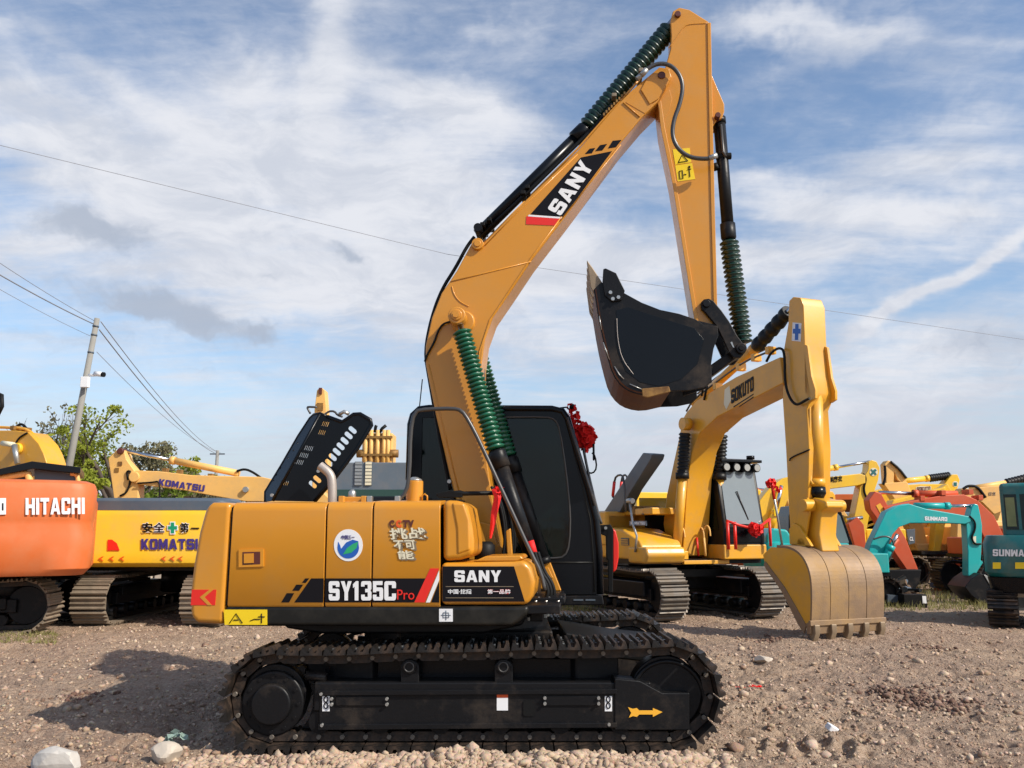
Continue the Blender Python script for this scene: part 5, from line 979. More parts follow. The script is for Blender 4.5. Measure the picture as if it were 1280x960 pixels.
base(kb, 1.0, 'pale', shoe='dusty', n=34, detail=False, cab=False, house_top=1.9)

# ---- machine seen from behind with grey housing and upright boom pipes
FG = Frame(-2.15, 18.4, math.pi/2); gr = thing('excavator', 'excavator seen from behind, grey housing and upright yellow boom pipes left of the cab', 'excavator', FG.loc(), math.pi/2)
base(gr, 1.0, 'pale', shoe='worn', n=34, detail=False, cab=False, house_top=1.95)
ru = -2.0; hb = FG.q(470, 578, ru)[1]; gv = lambda x, y=600: FG.q(x, y, ru)[0]
O('engine_housing', MB().box((ru, gv(562), 1.9), (-.6, gv(414), hb)), 'grey', gr, bevel=.02)
for x0, x1, m in ((443, 453, 'bolt'), (456, 465, 'cream')):
    a, b = gv(x1), gv(x0); zt, zb = FG.q(450, 577, ru)[1], FG.q(450, 607, ru)[1]; g = O('grille', MB().box((ru-.012, a, zb), (ru+.01, b, zt)), 'slate', gr)
    for i in range(7): O('grille_slat', MB().box((ru-.03, a+.01, zb+(zt-zb)*(i+.12)/7), (ru-.008, b-.01, zb+(zt-zb)*(i+.88)/7)), m, g)
O('hood_edge', MB().box((ru-.02, gv(562), FG.q(470, 622, ru)[1]), (ru+.02, gv(414), FG.q(470, 612, ru)[1])), mat('dark_green_trim', (.02, .06, .05), .5), gr)
bu_ = .5
def gq(x, y, u=bu_): return FG.q(x, y, u)
mb = MB(); (a, zt), (b, zb) = gq(453, 541), gq(490, 590); mb.box((bu_, b, zb-.8), (bu_+.6, a, zt)); O('boom', mb, 'pale', gr, bevel=.04)
for x in (458, 465, 473, 481, 486): (v, zt), (_, zb) = gq(x, 538), gq(x, 590); O('boom_pipe', MB().cyl((bu_-.06, v, zb), (bu_-.06, v, zt), .045, 10), 'pale', gr)
for y in (547, 569): (a, z), (b, _) = gq(452, y), gq(491, y); O('pipe_clip', MB().box((bu_-.12, b, z-.025), (bu_-.02, a, z+.025)), 'bronze', gr)
for pts in ([(469, 541), (470, 534), (471, 532)], [(475, 541), (478, 536), (483, 532)]): O('boom_hose', MB().tube([(bu_-.05, *gq(x, y)) for x, y in pts], .035, 8), 'hose', gr)
for x in (453, 491): (v, z) = gq(x, 567); O('boom_pin', MB().cyl((bu_, v-.12, z), (bu_, v+.12, z), .09, 12), 'bronze', gr)
# ---- raised arm tip over the opened hood
FE = Frame(-4.95, 25.0, math.pi/2); te = thing('excavator', 'distant pale yellow excavator, raised arm tip showing above the opened black engine hood', 'excavator', FE.loc(), math.pi/2)
base(te, 1.0, 'pale', n=30, detail=False, cab=False, house_top=1.95)
def fe(pts, u): return [FE.q(a, b, u) for a, b in pts]
pp = fe([(396, 488), (399, 485), (403, 485), (406, 488), (408, 512), (412, 640), (389, 640), (393, 512)], 0.3)
O('arm', MB().add([(.3, a, b) for a, b in pp]+[(.75, a, b) for a, b in pp], [tuple(range(8)), tuple(range(15, 7, -1))]+[(i, i+8, (i+1) % 8+8, (i+1) % 8) for i in range(8)]), 'pale', te, bevel=.02)
(v, z) = FE.q(400.5, 489, .28); O('arm_pin', MB().box((.25, v-.045, z-.09), (.31, v+.045, z+.1)), 'brown', te); (v, z) = FE.q(400, 508, .28); O('arm_pin', MB().box((.25, v-.09, z-.12), (.31, v+.09, z+.1)), 'bronze', te)

# ---- right-hand group
F1 = Frame(5.7, 25, 0); y1 = thing('excavator', 'yellow excavator with a dark green cross on the white disc at its arm head', 'excavator', F1.loc())
b1 = bm_(F1, y1, 'boom', [(948, 700), (944, 660), (950, 625), (962, 610), (978, 598), (990, 595), (1030, 597), (1075, 592), (1082, 594), (1082, 604), (1072, 607), (1030, 612), (1003, 612), (988, 618), (978, 640), (972, 700)], -.28, .28, 'lemon', vp=-.28)
a1 = bm_(F1, y1, 'arm', [(1086, 577), (1090, 575), (1096, 577), (1100, 585), (1098, 600), (1092, 618), (1078, 690), (1060, 690), (1068, 645), (1075, 610), (1079, 597), (1085, 588)], -.22, .22, 'lemon', vp=-.22)
O('safety_disc', MB().prism(F1.pl(ell(1092, 590, 5.2, 5.2, 20), -.22), -.23, -.219), 'cream', a1); O('safety_cross', MB().prism(F1.pl([(1089, 586), (1091, 588), (1094, 586), (1096, 588), (1094, 590), (1096, 593), (1094, 594.5), (1092, 592), (1089.5, 594.5), (1088, 592.5), (1090, 590), (1088, 588)], -.23), -.236, -.229), 'dteal', a1)
simple_ram(F1, y1, (1008, 590), (1047, 584), (1087, 577), 0, .08, 'lemon'); text_on(F1, '工州麻衣', [(1031, 604), (1053, 602), (1031, 596)], -.29, 'print', b1, .03)
simple_ram(F1, y1, (962, 660), (970, 638), (977, 607), -.4, .11, 'lemon', name='boom_cylinder'); hose(F1, y1, [(1079, 592), (1083, 598), (1079, 612), (1084, 624), (1090, 627)], -.24, .03)
bm_(F1, b1, 'yellow_mark', [(968, 636), (973, 636), (973, 645), (968, 645)], -.55, -.5, 'sign', bevel=0)
base(y1, 1.05, 'lemon', n=34, detail=False, cab=False, house_top=1.7)

F3 = Frame(7.6, 28, 0); y3 = thing('excavator', 'yellow excavator with black bellows on its arm cylinder and a brown hanging bucket', 'excavator', F3.loc())
b3 = bm_(F3, y3, 'boom', [(1078, 640), (1092, 614), (1120, 607), (1150, 605), (1180, 605), (1184, 612), (1176, 616), (1150, 619), (1112, 633), (1098, 650), (1085, 700), (1064, 700), (1070, 665)], -.28, .28, 'lemon', vp=-.28)
a3 = bm_(F3, y3, 'arm', [(1186, 598), (1190, 593), (1197, 593), (1200, 600), (1196, 615), (1188, 645), (1172, 676), (1160, 684), (1154, 680), (1168, 655), (1178, 620), (1180, 606)], -.22, .22, 'lemon', vp=-.22)
O('safety_disc', MB().prism(F3.pl(ell(1194, 605, 3.6, 3.6, 16), -.22), -.23, -.219), 'cream', a3); O('safety_cross', MB().prism(F3.pl([(1192, 603), (1196, 603), (1196, 607.5), (1192, 607.5)], -.23), -.236, -.229), 'dteal', a3)
simple_ram(F3, y3, (1112, 603), (1161, 598), (1188, 594), 0, .09, 'lemon', 'chrome'); O('bellows', MB().bellows(F3.p3(1161, 598, 0), F3.p3(1187, 594.5, 0), .11, .13, 9, 12), 'bell', y3)
bm_(F3, b3, 'name_disc', [(1145, 609), (1151, 607.5), (1164, 608), (1164, 614), (1150, 615), (1145, 613)], -.287, -.279, 'cream', bevel=0); text_on(F3, 'SOKUTO', [(1146, 614), (1163, 613), (1146, 609)], -.29, 'brown', b3, .03)
bm_(F3, y3, 'bucket', [(1148, 684), (1170, 682), (1170, 708), (1164, 715), (1152, 715), (1147, 706)], -.5, .5, 'cbrown')
base(y3, 1.05, 'lemon', n=30, detail=False, cab=False, house_top=1.7)

F4 = Frame(13.5, 27, math.pi); y4 = thing('excavator', 'faded yellow excavator whose pointed arm top stands above the others, dark panel on its side', 'excavator', F4.loc(), math.pi)
bm_(F4, y4, 'arm', [(1106, 580), (1110, 575.5), (1116, 577), (1134, 600), (1130, 606), (1122, 600), (1118, 590), (1117, 606), (1108, 606)], -.18, .18, 'pale', vp=.18); hose(F4, y4, [(1113, 577), (1124, 586), (1133, 598)], .22, .04, 'bell', 'arm_hose', 1); hose(F4, y4, [(1106, 582), (1107, 596), (1104, 606)], .2, .04)
bm_(F4, y4, 'boom', [(1104, 604), (1134, 602), (1150, 640), (1160, 680), (1144, 684), (1130, 640)], -.2, .2, 'pale', vp=.2)
bm_(F4, y4, 'side_panel', [(1133, 662), (1144, 661), (1144, 679), (1136, 681)], 1.26, 1.30, 'slate', vp=1.3, bevel=.01); text_on(F4, 'CL', [(1137, 676), (1142, 676), (1137, 671)], 1.312, 'white', y4, .03)
base(y4, 1.0, 'pale', n=30, detail=False, cab=False, house_top=1.75, shoe='dusty')

F6 = Frame(16.0, 25.5, math.pi); y6 = thing('excavator', 'pale yellow excavator at the right, boom and black sleeved cylinder behind the teal cab', 'excavator', F6.loc(), math.pi)
b6 = bm_(F6, y6, 'boom', [(1203, 613), (1225, 609), (1262, 606), (1330, 603), (1360, 640), (1330, 640), (1280, 628), (1243, 643), (1228, 628), (1208, 622)], -.26, .26, 'pale', vp=.26); bm_(F6, y6, 'arm', [(1198, 616), (1204, 610), (1212, 611), (1218, 622), (1214, 640), (1206, 680), (1196, 680)], -.2, .2, 'pale', vp=.2)
text_on(F6, '日立', [(1236, 619.5), (1245, 619), (1236, 615)], .27, 'taupe', b6, .03); O('arm_cylinder', MB().tube([F6.p3(1213, 611, 0), F6.p3(1257, 604, 0)], .09, 12), 'pale', y6); O('bellows', MB().bellows(F6.p3(1257, 604, 0), F6.p3(1310, 591, 0), .11, .13, 14, 12), 'bell', y6)
hose(F6, y6, [(1204, 611), (1210, 607), (1222, 608), (1232, 622)], .3, .04)
base(y6, 1.0, 'pale', n=30, detail=False, cab=False, house_top=1.8, shoe='dusty')

F5 = Frame(13.1, 22.3, math.pi); r5 = thing('excavator', 'red orange excavator, arched boom and black bucket behind the small teal one', 'excavator', F5.loc(), math.pi)
bm_(F5, r5, 'boom', [(1104, 634), (1150, 624), (1180, 619), (1205, 618), (1222, 625), (1243, 645), (1256, 672), (1262, 712), (1244, 714), (1236, 682), (1222, 657), (1203, 648), (1150, 646), (1112, 652)], -.24, .24, 'rust', vp=.24)
a5 = bm_(F5, r5, 'arm', [(1086, 625), (1094, 614), (1102, 617), (1112, 636), (1122, 655), (1132, 672), (1148, 712), (1136, 716), (1118, 690), (1104, 662), (1094, 645), (1088, 637)], -.18, .18, 'rust', vp=.18)
bm_(F5, a5, 'warning_sticker', [(1095, 632), (1100, 629), (1108, 641), (1102, 645)], .179, .19, 'arrow', vp=.18, bevel=0)
simple_ram(F5, r5, (1196, 617.5), (1141, 617), (1098, 615.5), 0, .085, 'rust', rr=.55); simple_ram(F5, r5, (1122, 674), (1110, 690), (1106, 700), .25, .05, 'rust', name='bucket_cylinder')
for x, y in ((1150, 624), (1176, 617), (1210, 616), (1222, 623)): u, z = F5.p(x, y, .1); O('pipe_clip', MB().box((u-.06, -.1, z-.05), (u+.06, .26, z+.08)), 'rust', r5, bevel=.01)
bm_(F5, r5, 'bucket', [(1108, 712), (1152, 712), (1150, 728), (1142, 740), (1128, 743), (1108, 728)], -.5, .5, 'black', vp=.5)
base(r5, 1.0, 'rust', n=40, cab=False, house_top=1.7, shoe='steel', tl=(-1.7, 1.55))
FX = Frame(10.3, 23.5, 0); sc_ = thing('scrap_linkage', 'rusty red linkage standing between the yellow arm and the scuffed bucket', 'machine part', (float(F1.o.x)+4.2, 23.5, 0))
SX = Frame(float(F1.o.x)+4.2, 23.5, 0)
bm_(SX, sc_, 'frame_plate', [(1060, 655), (1072, 646), (1080, 656), (1084, 690), (1080, 745), (1066, 745), (1070, 690), (1064, 668)], -.1, .1, 'rust'); O('link_pin', MB().tube([SX.p3(1058, 650, 0), SX.p3(1078, 647, 0)], .05, 8), 'chrome', sc_)

# ---- teal small excavator
F8 = Frame(7.0, 19.7, 0); t8 = thing('excavator', 'small teal excavator with arched boom, half hidden by the scuffed yellow bucket', 'excavator', F8.loc())
b8 = bm_(F8, t8, 'boom', [(1086, 690), (1089, 679), (1108, 640), (1124, 632), (1136, 629.5), (1158, 636), (1199, 643), (1214, 646), (1214, 652), (1207, 655), (1180, 654), (1138, 654), (1124, 659), (1116, 668), (1111, 682), (1098, 710), (1080, 725), (1074, 715)], -.16, .16, 'teal', vp=-.16)
a8 = bm_(F8, t8, 'arm', [(1215, 634), (1218, 629.5), (1223, 631), (1226, 645), (1228, 657), (1227, 690), (1226, 704), (1220, 716), (1213, 724), (1210, 718), (1210, 690), (1208, 655), (1212, 646)], -.13, .13, 'teal', vp=-.13)
simple_ram(F8, t8, (1143, 632), (1187, 632.5), (1218, 632), 0, .07, 'teal', rr=.5); text_on(F8, 'SUNWARD', [(1156, 650.5), (1184, 651.5), (1156, 645.5)], -.165, 'white', b8, .05)
simple_ram(F8, t8, (1106, 700), (1114, 682), (1122, 668), -.25, .08, 'teal', name='boom_cylinder'); hose(F8, t8, [(1212, 645), (1219, 652), (1219, 662), (1214, 672), (1218, 680), (1226, 680)], -.16, .022); hose(F8, t8, [(1092, 674), (1104, 670), (1114, 672), (1118, 682), (1112, 700), (1108, 706)], -.3, .02, 'rail')
bm_(F8, a8, 'sticker', [(1216, 671), (1220, 670), (1220, 680), (1216, 680)], -.134, -.129, 'cream', vp=-.13, bevel=0)
bm_(F8, t8, 'bucket_link', [(1213, 712), (1226, 700), (1229, 703), (1222, 714), (1216, 726)], -.1, .1, 'teal', bevel=.01)
bk8 = bm_(F8, t8, 'bucket', [(1214, 724), (1226, 716), (1234, 722), (1246, 740), (1254, 753), (1240, 756), (1224, 752), (1214, 744), (1206, 734)], -.4, .4, 'black', vp=-.4); bm_(F8, bk8, 'worn_edge', [(1229, 718), (1234, 720), (1256, 750), (1250, 752)], -.42, -.39, 'bolt', vp=-.4, bevel=.005)
base(t8, .72, 'teal', n=34, cab=False, house_top=1.9, shoe='steel', tl=(-1.5, 1.4))
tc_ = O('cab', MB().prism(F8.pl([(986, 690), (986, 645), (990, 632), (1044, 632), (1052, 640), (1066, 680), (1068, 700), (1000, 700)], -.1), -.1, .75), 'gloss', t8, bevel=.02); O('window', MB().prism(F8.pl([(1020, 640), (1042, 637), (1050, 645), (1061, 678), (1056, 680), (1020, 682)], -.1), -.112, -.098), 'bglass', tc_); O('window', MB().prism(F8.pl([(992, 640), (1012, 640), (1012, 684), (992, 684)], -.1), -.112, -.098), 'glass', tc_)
bm_(F8, t8, 'side_hood', [(958, 668), (966, 660), (984, 662), (990, 672), (990, 690), (1076, 684), (1080, 712), (958, 712)], -.85, .0, 'teal', vp=-.85, bevel=.05)

# ---- teal SUNWARD machine at the right edge
A9 = R(60); F9 = Frame(9.72, 15.85, A9); t9 = thing('excavator', 'dark teal excavator with a glazed cab at the right edge, white name on its rear', 'excavator', F9.loc(), A9)
r9 = -1.45; z9 = [F9.q(1260, y, r9)[1] for y in (722, 716, 680, 673)]; P9 = lambda i: plan(r9+i, -.2, 1.05-i, .25, bulge=.03)
c9 = O('counterweight', loft([(P9(.06), z9[0]), (P9(0), z9[1]), (P9(.0), z9[2]), (P9(.06), z9[3]+.05)]), 'dteal', t9, bevel=.015)
rear_text(F9, 'SUNWARD', [(1241, 695), (1296, 696), (1241, 686.5)], r9-.035, 'white', c9, .045)
on_rear(F9, 'yellow_label', [(1241, 703), (1251, 703), (1251, 711), (1241, 711)], r9-.03, 'sign', c9); on_rear(F9, 'yellow_label', [(1269, 703), (1292, 703), (1292, 711), (1269, 711)], r9-.03, 'sign', c9)
zl = F9.q(1260, 742, r9)[1]; O('skirt_panel', loft([(P9(.08), zl), (P9(.03), z9[0]-.005)]), 'gloss', t9)
v0_, zt_ = F9.q(1248, 604, -1.0); v1_ = v0_-1.15; zb_ = z9[3]
k9 = O('cab', MB().box((-1.0, v1_, zb_), (.55, v0_, zt_)), 'dteal', t9, bevel=.07, seg=3)
wl, wz1 = F9.q(1254, 618, -1.0); wr, wz0 = F9.q(1290, 662, -1.0); O('window', MB().box((-1.012, wl-1.0, wz0), (-.99, wl, wz1)), 'glass', k9); O('window_post', MB().box((-1.02, F9.q(1276, 640, -1)[0], wz0), (-1.0, F9.q(1272, 640, -1)[0], wz1)), 'dteal', k9)
gl, gz1 = F9.q(1256, 622, -1.0); gr_, gz0 = F9.q(1271, 658, -1.0); O('window_notice', MB().box((-1.018, gr_, gz0), (-1.008, gl, gz1)), mat('greenish_pane', (.18, .20, .08), .3, var=.5, scale=5), k9)
O('side_grille', MB().box((-1.2, 1.0, z9[1]), (-.6, 1.06, z9[2])), 'hose', t9)
for k in range(6): O('grille_slat', MB().box((-1.2, 1.055, z9[1]+.03+k*.045), (-.6, 1.075, z9[1]+.05+k*.045)), 'dteal', t9)
for a, b in ((-1.05, -.6), (.6, 1.05)): crawler(t9, -1.25, 1.1, .30, .30, a, b, 34, 'worn' if 0 else 'steel', 'black')
O('house', MB().box((-.25, -1.0, z9[0]), (.9, 1.0, z9[3])), 'dteal', t9, bevel=.03); O('slewing_ring', MB().cyl((0, 0, .3), (0, 0, z9[0]), .4, 20), 'black', t9)
bl = O('dozer_blade', MB().prism([(1.55, .05), (1.6, .3), (1.55, .45), (1.5, .45), (1.55, .3), (1.5, .05)], -1.0, 1.0), 'bolt', t9)

# ---- orange machine low behind the Sokuto machine
FO = Frame(5.3, 22.4, R(-20)); og = thing('excavator', 'orange excavator low behind the yellow one facing the camera, only its hull showing', 'excavator', FO.loc(), R(-20))
base(og, .95, 'orange', n=30, detail=False, cab=False, house_top=1.6, shoe='worn')
uo, zo = FO.p(920, 712, -1.2); O('hull_band', MB().box((-1.8, -1.27, .70), (1.5, 1.27, 1.15)), 'orange', og, bevel=.04)
for i in range(5): O('vent_slat', MB().box((.9, -1.285, .80+i*.055), (1.35, -1.265, .825+i*.055)), 'brown', og)

# ---- scrap and drums in the yard
def drum(px, y_top, y_bot, w, Y, m, lab):
    F = Frame(0, Y, 0); (u, zb), (_, zt) = F.p(px, y_bot, 0), F.p(px, y_top, 0); r = w/2/FOC*Y
    t = thing('oil_drum', lab, 'drum', (u, Y, max(zb, 0))); h = zt-max(zb, 0)
    O('drum_body', MB().tube([(0, 0, 0), (0, 0, h*.33), (0, 0, h*.34), (0, 0, h*.36), (0, 0, h*.37), (0, 0, h*.63), (0, 0, h*.64), (0, 0, h*.66), (0, 0, h*.67), (0, 0, h)], [r, r, r*1.04, r*1.04, r, r, r*1.04, r*1.04, r, r], 20), m, t); O('drum_lid', MB().cyl((0, 0, h), (0, 0, h+.01), r*.94, 20), m, t)
for (x_, y_, an, px_c, lab, pt) in ((9.9, 26.5, 0, 1140, 'low yellow excavator hull behind the teal arch, boom folded', 'lemon'), (12.6, 29.5, 180, 1195, 'pale yellow excavator body at the back seen under the red boom', 'pale')):
    Fz = Frame(x_, y_, R(an)); tz = thing('excavator', lab, 'excavator', Fz.loc(), R(an)); base(tz, 1.0, pt, n=30, cab=False, house_top=2.05, shoe='dusty', detail=False)
    O('boom', MB().prism([(.3, 1.5), (.9, 1.3), (1.6, 2.5), (3.2, 2.9), (3.2, 2.55), (2.0, 2.1)], -.24, .24), pt, tz, bevel=.03); O('arm', MB().prism([(3.0, 2.8), (3.3, 3.0), (3.4, 2.8), (2.9, .9), (2.7, .9)], -.18, .18), pt, tz, bevel=.02)
    O('bucket', MB().prism([(2.5, 1.0), (3.1, .95), (3.2, .5), (2.9, .15), (2.5, .2)], -.5, .5), 'cbrown', tz, bevel=.05)
    O('side_hose', MB().tube([(-1.0, -1.28, 1.9), (-.2, -1.3, 1.6), (.3, -1.1, 1.9)], .04, 8), 'hose', tz); O('engine_cover', MB().box((-1.5, -1.0, 2.0), (-.4, .9, 2.25)), 'slate', tz, bevel=.05)
for k, (px_, y_, an, lab, pt, sc) in enumerate(((1010, 31, 200, 'yellow excavator far back between the upright yellow arm and the teal boom', 'yellow', 1.0), (1085, 33, 165, 'orange excavator far back behind the dark green cross arm', 'orange', 1.0), (1215, 34, 20, 'pale yellow excavator far back behind the red boom', 'pale', 1.0), (800, 30, 10, 'yellow excavator far back behind the open grey hood', 'lemon', 1.0))):
    Fz = Frame((px_-640)/FOC*y_, y_, R(an)); tz = thing('excavator', lab, 'excavator', Fz.loc(), R(an)); base(tz, sc, pt, n=30, cab=True, house_top=2.0, shoe='dusty', detail=False)
    h_ = .2*(k % 3)-.75
    O('boom', MB().prism([(.5, 1.5), (.9, 1.2), (1.7, 2.6+h_), (4.0, 3.0+h_), (4.2, 3.1+h_), (4.0, 3.35+h_), (1.5, 3.2+h_), (1.0, 2.7+h_)], -.24, .24), pt, tz, bevel=.03); O('arm', MB().prism([(3.9, 3.1+h_), (4.1, 3.8+h_), (4.35, 3.75+h_), (4.3, 3.1+h_), (3.7, 1.1), (3.45, 1.1)], -.18, .18), pt, tz, bevel=.02)
    O('arm_cylinder', MB().tube([(1.6, 0, 3.35+h_), (3.0, 0, 3.62+h_)], .09, 10), pt, tz); O('piston_rod', MB().tube([(3.0, 0, 3.62+h_), (4.12, 0, 3.75+h_)], .045, 8), 'chrome', tz)
    O('bucket', MB().prism([(3.3, 1.2), (3.9, 1.15), (4.0, .7), (3.6, .2), (3.1, .3)], -.5, .5), 'cbrown', tz, bevel=.05); O('engine_cover', MB().box((-1.5, -1.0, 1.95), (-.4, .3, 2.25)), 'slate', tz, bevel=.05)
drum(1199, 679, 701, 17, 24.3, 'drum', 'blue steel drum standing on the scrap pile seen through the teal arch')
def heap(px0, px1, yb, h, Y, seed, lab, n=26, mats=('cbrown', 'bronze', 'slate', 'rust')):
    F = Frame(0, Y, 0); a = F.p(px0, yb, 0)[0]; b = F.p(px1, yb, 0)[0]; rg = random.Random(seed); mbs = {k: MB() for k in mats}
    for i in range(n):
        x = rg.uniform(a, b); t = 1-abs((x-(a+b)/2)/((b-a)/2))*.7; z = rg.uniform(0, h*t); s = rg.uniform(.06, .22)
        q = MB().box((-s, -s*.6, -s*.35), (s, s*.6, s*.35)) if i % 3 else MB().tube([(-s*1.6, 0, 0), (s*1.6, 0, 0)], s*.4, 8)
        q.xform(Matrix.Translation((x-(a+b)/2, rg.uniform(-.3, .3), z)) @ Matrix.Rotation(rg.uniform(0, 3), 4, (rg.random(), rg.random(), rg.random()+.1)))
        mbs[rg.choice(mats)].add(q.v, q.f)
    t = thing('scrap_pile', lab, 'scrap pile', ((a+b)/2, Y, 0))
    for k, q in mbs.items():
        if q.v: o = O('scrap_pieces', q, k, t, kind='stuff')
heap(1172, 1214, 722, 1.0, 24.2, 4, 'rusty heap of machine scrap under the blue drum', 46)
heap(1108, 1150, 760, .5, 19.2, 5, 'dark heap of engine scrap on the grass right of the scuffed bucket', 34, ('slate', 'hose', 'cbrown'))
F = Frame(0, 18.7, 0); u, z = F.p(1149, 752, 0); o = O('metal_box', MB().box((-.38, -.15, 0), (.1, .15, .28)), 'hose', bevel=.01); o.location = (u, 18.7, 0); tag(o, 'small black box with a white panel standing in the grass', 'box'); O('end_panel', MB().box((.0, -.16, .1), (.08, -.149, .25)), 'white', o)

FB_ = Frame(0, 25, 0)
for i, (x0_, x1_, lab) in enumerate(((130, 163, 'left pale concrete block seen under the yellow counterweight'), (165, 198, 'middle pale concrete block seen under the yellow counterweight'), (200, 228, 'right pale concrete block seen under the yellow counterweight'))):
    (a, z1_), (b, _) = FB_.p(x0_, 708, 0), FB_.p(x1_, 708, 0); o = O('concrete_block', MB().box((-(b-a)/2, -.4, 0), ((b-a)/2, .4, z1_+.2)), 'stone', bevel=.05); o.location = ((a+b)/2, 25, 0); tag(o, lab, 'concrete block', 'concrete blocks at the back')
# ================================================================== trees, poles and wires
def leaf_mat(name, a, b):
    Mt = bpy.data.materials.new(name); Mt.use_nodes = True; nt = Mt.node_tree; N = nt.nodes; L = nt.links; B = N['Principled BSDF']; B.inputs['Roughness'].default_value = .7; B.inputs['Specular IOR Level'].default_value = .2
    ge = N.new('ShaderNodeNewGeometry'); r = N.new('ShaderNodeValToRGB'); L.new(ge.outputs['Random Per Island'], r.inputs[0]); r.color_ramp.elements[0].color = (*a, 1); r.color_ramp.elements[1].color = (*b, 1)
    n = N.new('ShaderNodeTexNoise'); L.new(ge.outputs['Position'], n.inputs['Vector']); n.inputs['Scale'].default_value = .8; mx = N.new('ShaderNodeMix'); mx.data_type = 'RGBA'; L.new(n.outputs[0], mx.inputs[0]); L.new(r.outputs[0], mx.inputs[6]); mx.inputs[7].default_value = (*[q*1.15 for q in b], 1)
    L.new(mx.outputs[2], B.inputs['Base Color'])
    tr = N.new('ShaderNodeBsdfTranslucent'); L.new(mx.outputs[2], tr.inputs[0]); ms = N.new('ShaderNodeMixShader'); ms.inputs[0].default_value = .35; L.new(B.outputs[0], ms.inputs[1]); L.new(tr.outputs[0], ms.inputs[2]); L.new(ms.outputs[0], N['Material Output'].inputs[0]); return Mt
LG = leaf_mat('green_leaves', (.07, .12, .02), (.19, .25, .035)); LY = leaf_mat('yellow_green_leaves', (.14, .19, .02), (.28, .31, .04)); LO = leaf_mat('olive_leaves', (.11, .11, .06), (.20, .18, .10))
def leaves(clumps, per, size, seed):
    g = np.random.default_rng(seed); C = np.array([c[:3] for c in clumps]); Rr = np.array([c[3] for c in clumps]); k = len(C)*per
    idx = np.repeat(np.arange(len(C)), per); d = g.normal(size=(k, 3)); d /= np.linalg.norm(d, axis=1)[:, None]; P = C[idx]+d*(Rr[idx]*g.uniform(.15, 1, k)**.6)[:, None]*np.array([1.15, 1.15, .75])
    a = g.normal(size=(k, 3)); a /= np.linalg.norm(a, axis=1)[:, None]; b = np.cross(a, g.normal(size=(k, 3))); b /= np.linalg.norm(b, axis=1)[:, None]; s = (size*g.uniform(.6, 1.4, k))[:, None]
    V = np.stack([P-a*s, P-b*s*.55, P+a*s, P+b*s*.55], 1).reshape(-1, 3); F = np.arange(k*4).reshape(-1, 4)
    me = bpy.data.meshes.new('leaves'); me.vertices.add(len(V)); me.vertices.foreach_set('co', V.ravel()); me.loops.add(F.size); me.loops.foreach_set('vertex_index', F.ravel().astype(np.int32)); me.polygons.add(len(F)); me.polygons.foreach_set('loop_start', np.arange(0, F.size, 4)); me.polygons.foreach_set('loop_total', np.full(len(F), 4)); me.update(); me.validate(); return me
def tree(px, ytop, hw, Y, seed, lab, lm, per=60, size=.14, bare=False, trunk=.16, y0=.35):
    F = Frame(0, Y, 0); u, zt = F.p(px, ytop, 0); w = hw/FOC*Y; rg = random.Random(seed); t = thing('tree', lab, 'tree', (u, Y, 0)); mb = MB(); tips = []
    def grow(p, d, L, r, dep):
        n = 4; pts = [p]; q = Vector(p)
        for i in range(n): d = (d+Vector((rg.gauss(0, .12), rg.gauss(0, .12), rg.gauss(.04, .06)))).normalized(); q = q+d*L/n; pts.append(q.copy())
        mb.tube(pts, [r*(1-.45*i/n) for i in range(n+1)], 6 if dep < 3 else 4, cap=False)
        if dep >= (5 if bare else 4) or L < .25: tips.append(q); return
        for k in range(3 if dep < 2 or bare else 2):
            a = d.orthogonal().normalized(); a.rotate(Matrix.Rotation(rg.uniform(0, 6.28), 3, d)); s = rg.uniform(.35, .75) if not bare else rg.uniform(.25, .55); nd_ = (d+a*s+Vector((0, 0, .12))).normalized(); i = rg.randint(2, n)
            grow(pts[i], nd_, L*rg.uniform(.62, .82), r*.58, dep+1)
        if dep >= 2: tips.append(q)
    grow(Vector((0, 0, 0)), Vector((rg.uniform(-.08, .08), 0, 1)), zt*y0, trunk, 0)
    mx_ = (sorted(a.x for a in tips)[len(tips)//10]+sorted(a.x for a in tips)[-1-len(tips)//10])/2
    for a in tips: a.x -= mx_*min(1, a.z/zt*1.3)
    mb.v = [(a-mx_*min(1, c/zt*1.3), b, c) for a, b, c in mb.v]
    xs = [abs(a.x) for a in tips]; top = max(a.z for a in tips); sx = w/max(1e-3, sorted(xs)[int(len(xs)*.93)]); sz = (zt-.1)/top
    sx = min(sx, 3)
    mb.v = [(a*sx, b*sx, c*sz) for a, b, c in mb.v]; O('trunk', mb, 'wood', t)
    cl = [(a.x*sx, a.y*sx, a.z*sz, rg.uniform(.3, .7)*w*(.42 if bare else .55)) for a in tips]
    if not bare:
        cl = [c for c in cl if rg.random() < .85]; o = O('crown', leaves(cl, per, size, seed), lm, t)
    elif per: O('crown', leaves(rg.sample(cl, len(cl)//3), per, size, seed), lm, t)
tree(70, 497, 30, 44, 11, 'nearly bare grey tree standing behind the yellow arched boom at the left', LO, per=5, size=.10, bare=True, trunk=.22)
tree(152, 523, 44, 40, 12, 'tallest leafy green tree, just right of the leaning concrete pole', LY, per=75, size=.085)
tree(112, 588, 26, 34, 16, 'low bright green tree right at the foot of the concrete pole', LY, per=110, size=.10)
tree(192, 545, 42, 46, 13, 'olive green tree at the right end of the left tree row', LO, per=90, size=.10)
tree(92, 545, 24, 48, 14, 'thin olive tree between the bare tree and the concrete pole', LO, per=60, size=.10)
tree(222, 560, 26, 52, 15, 'small yellowish tree top behind the pale yellow boom', LY, per=60, size=.10)
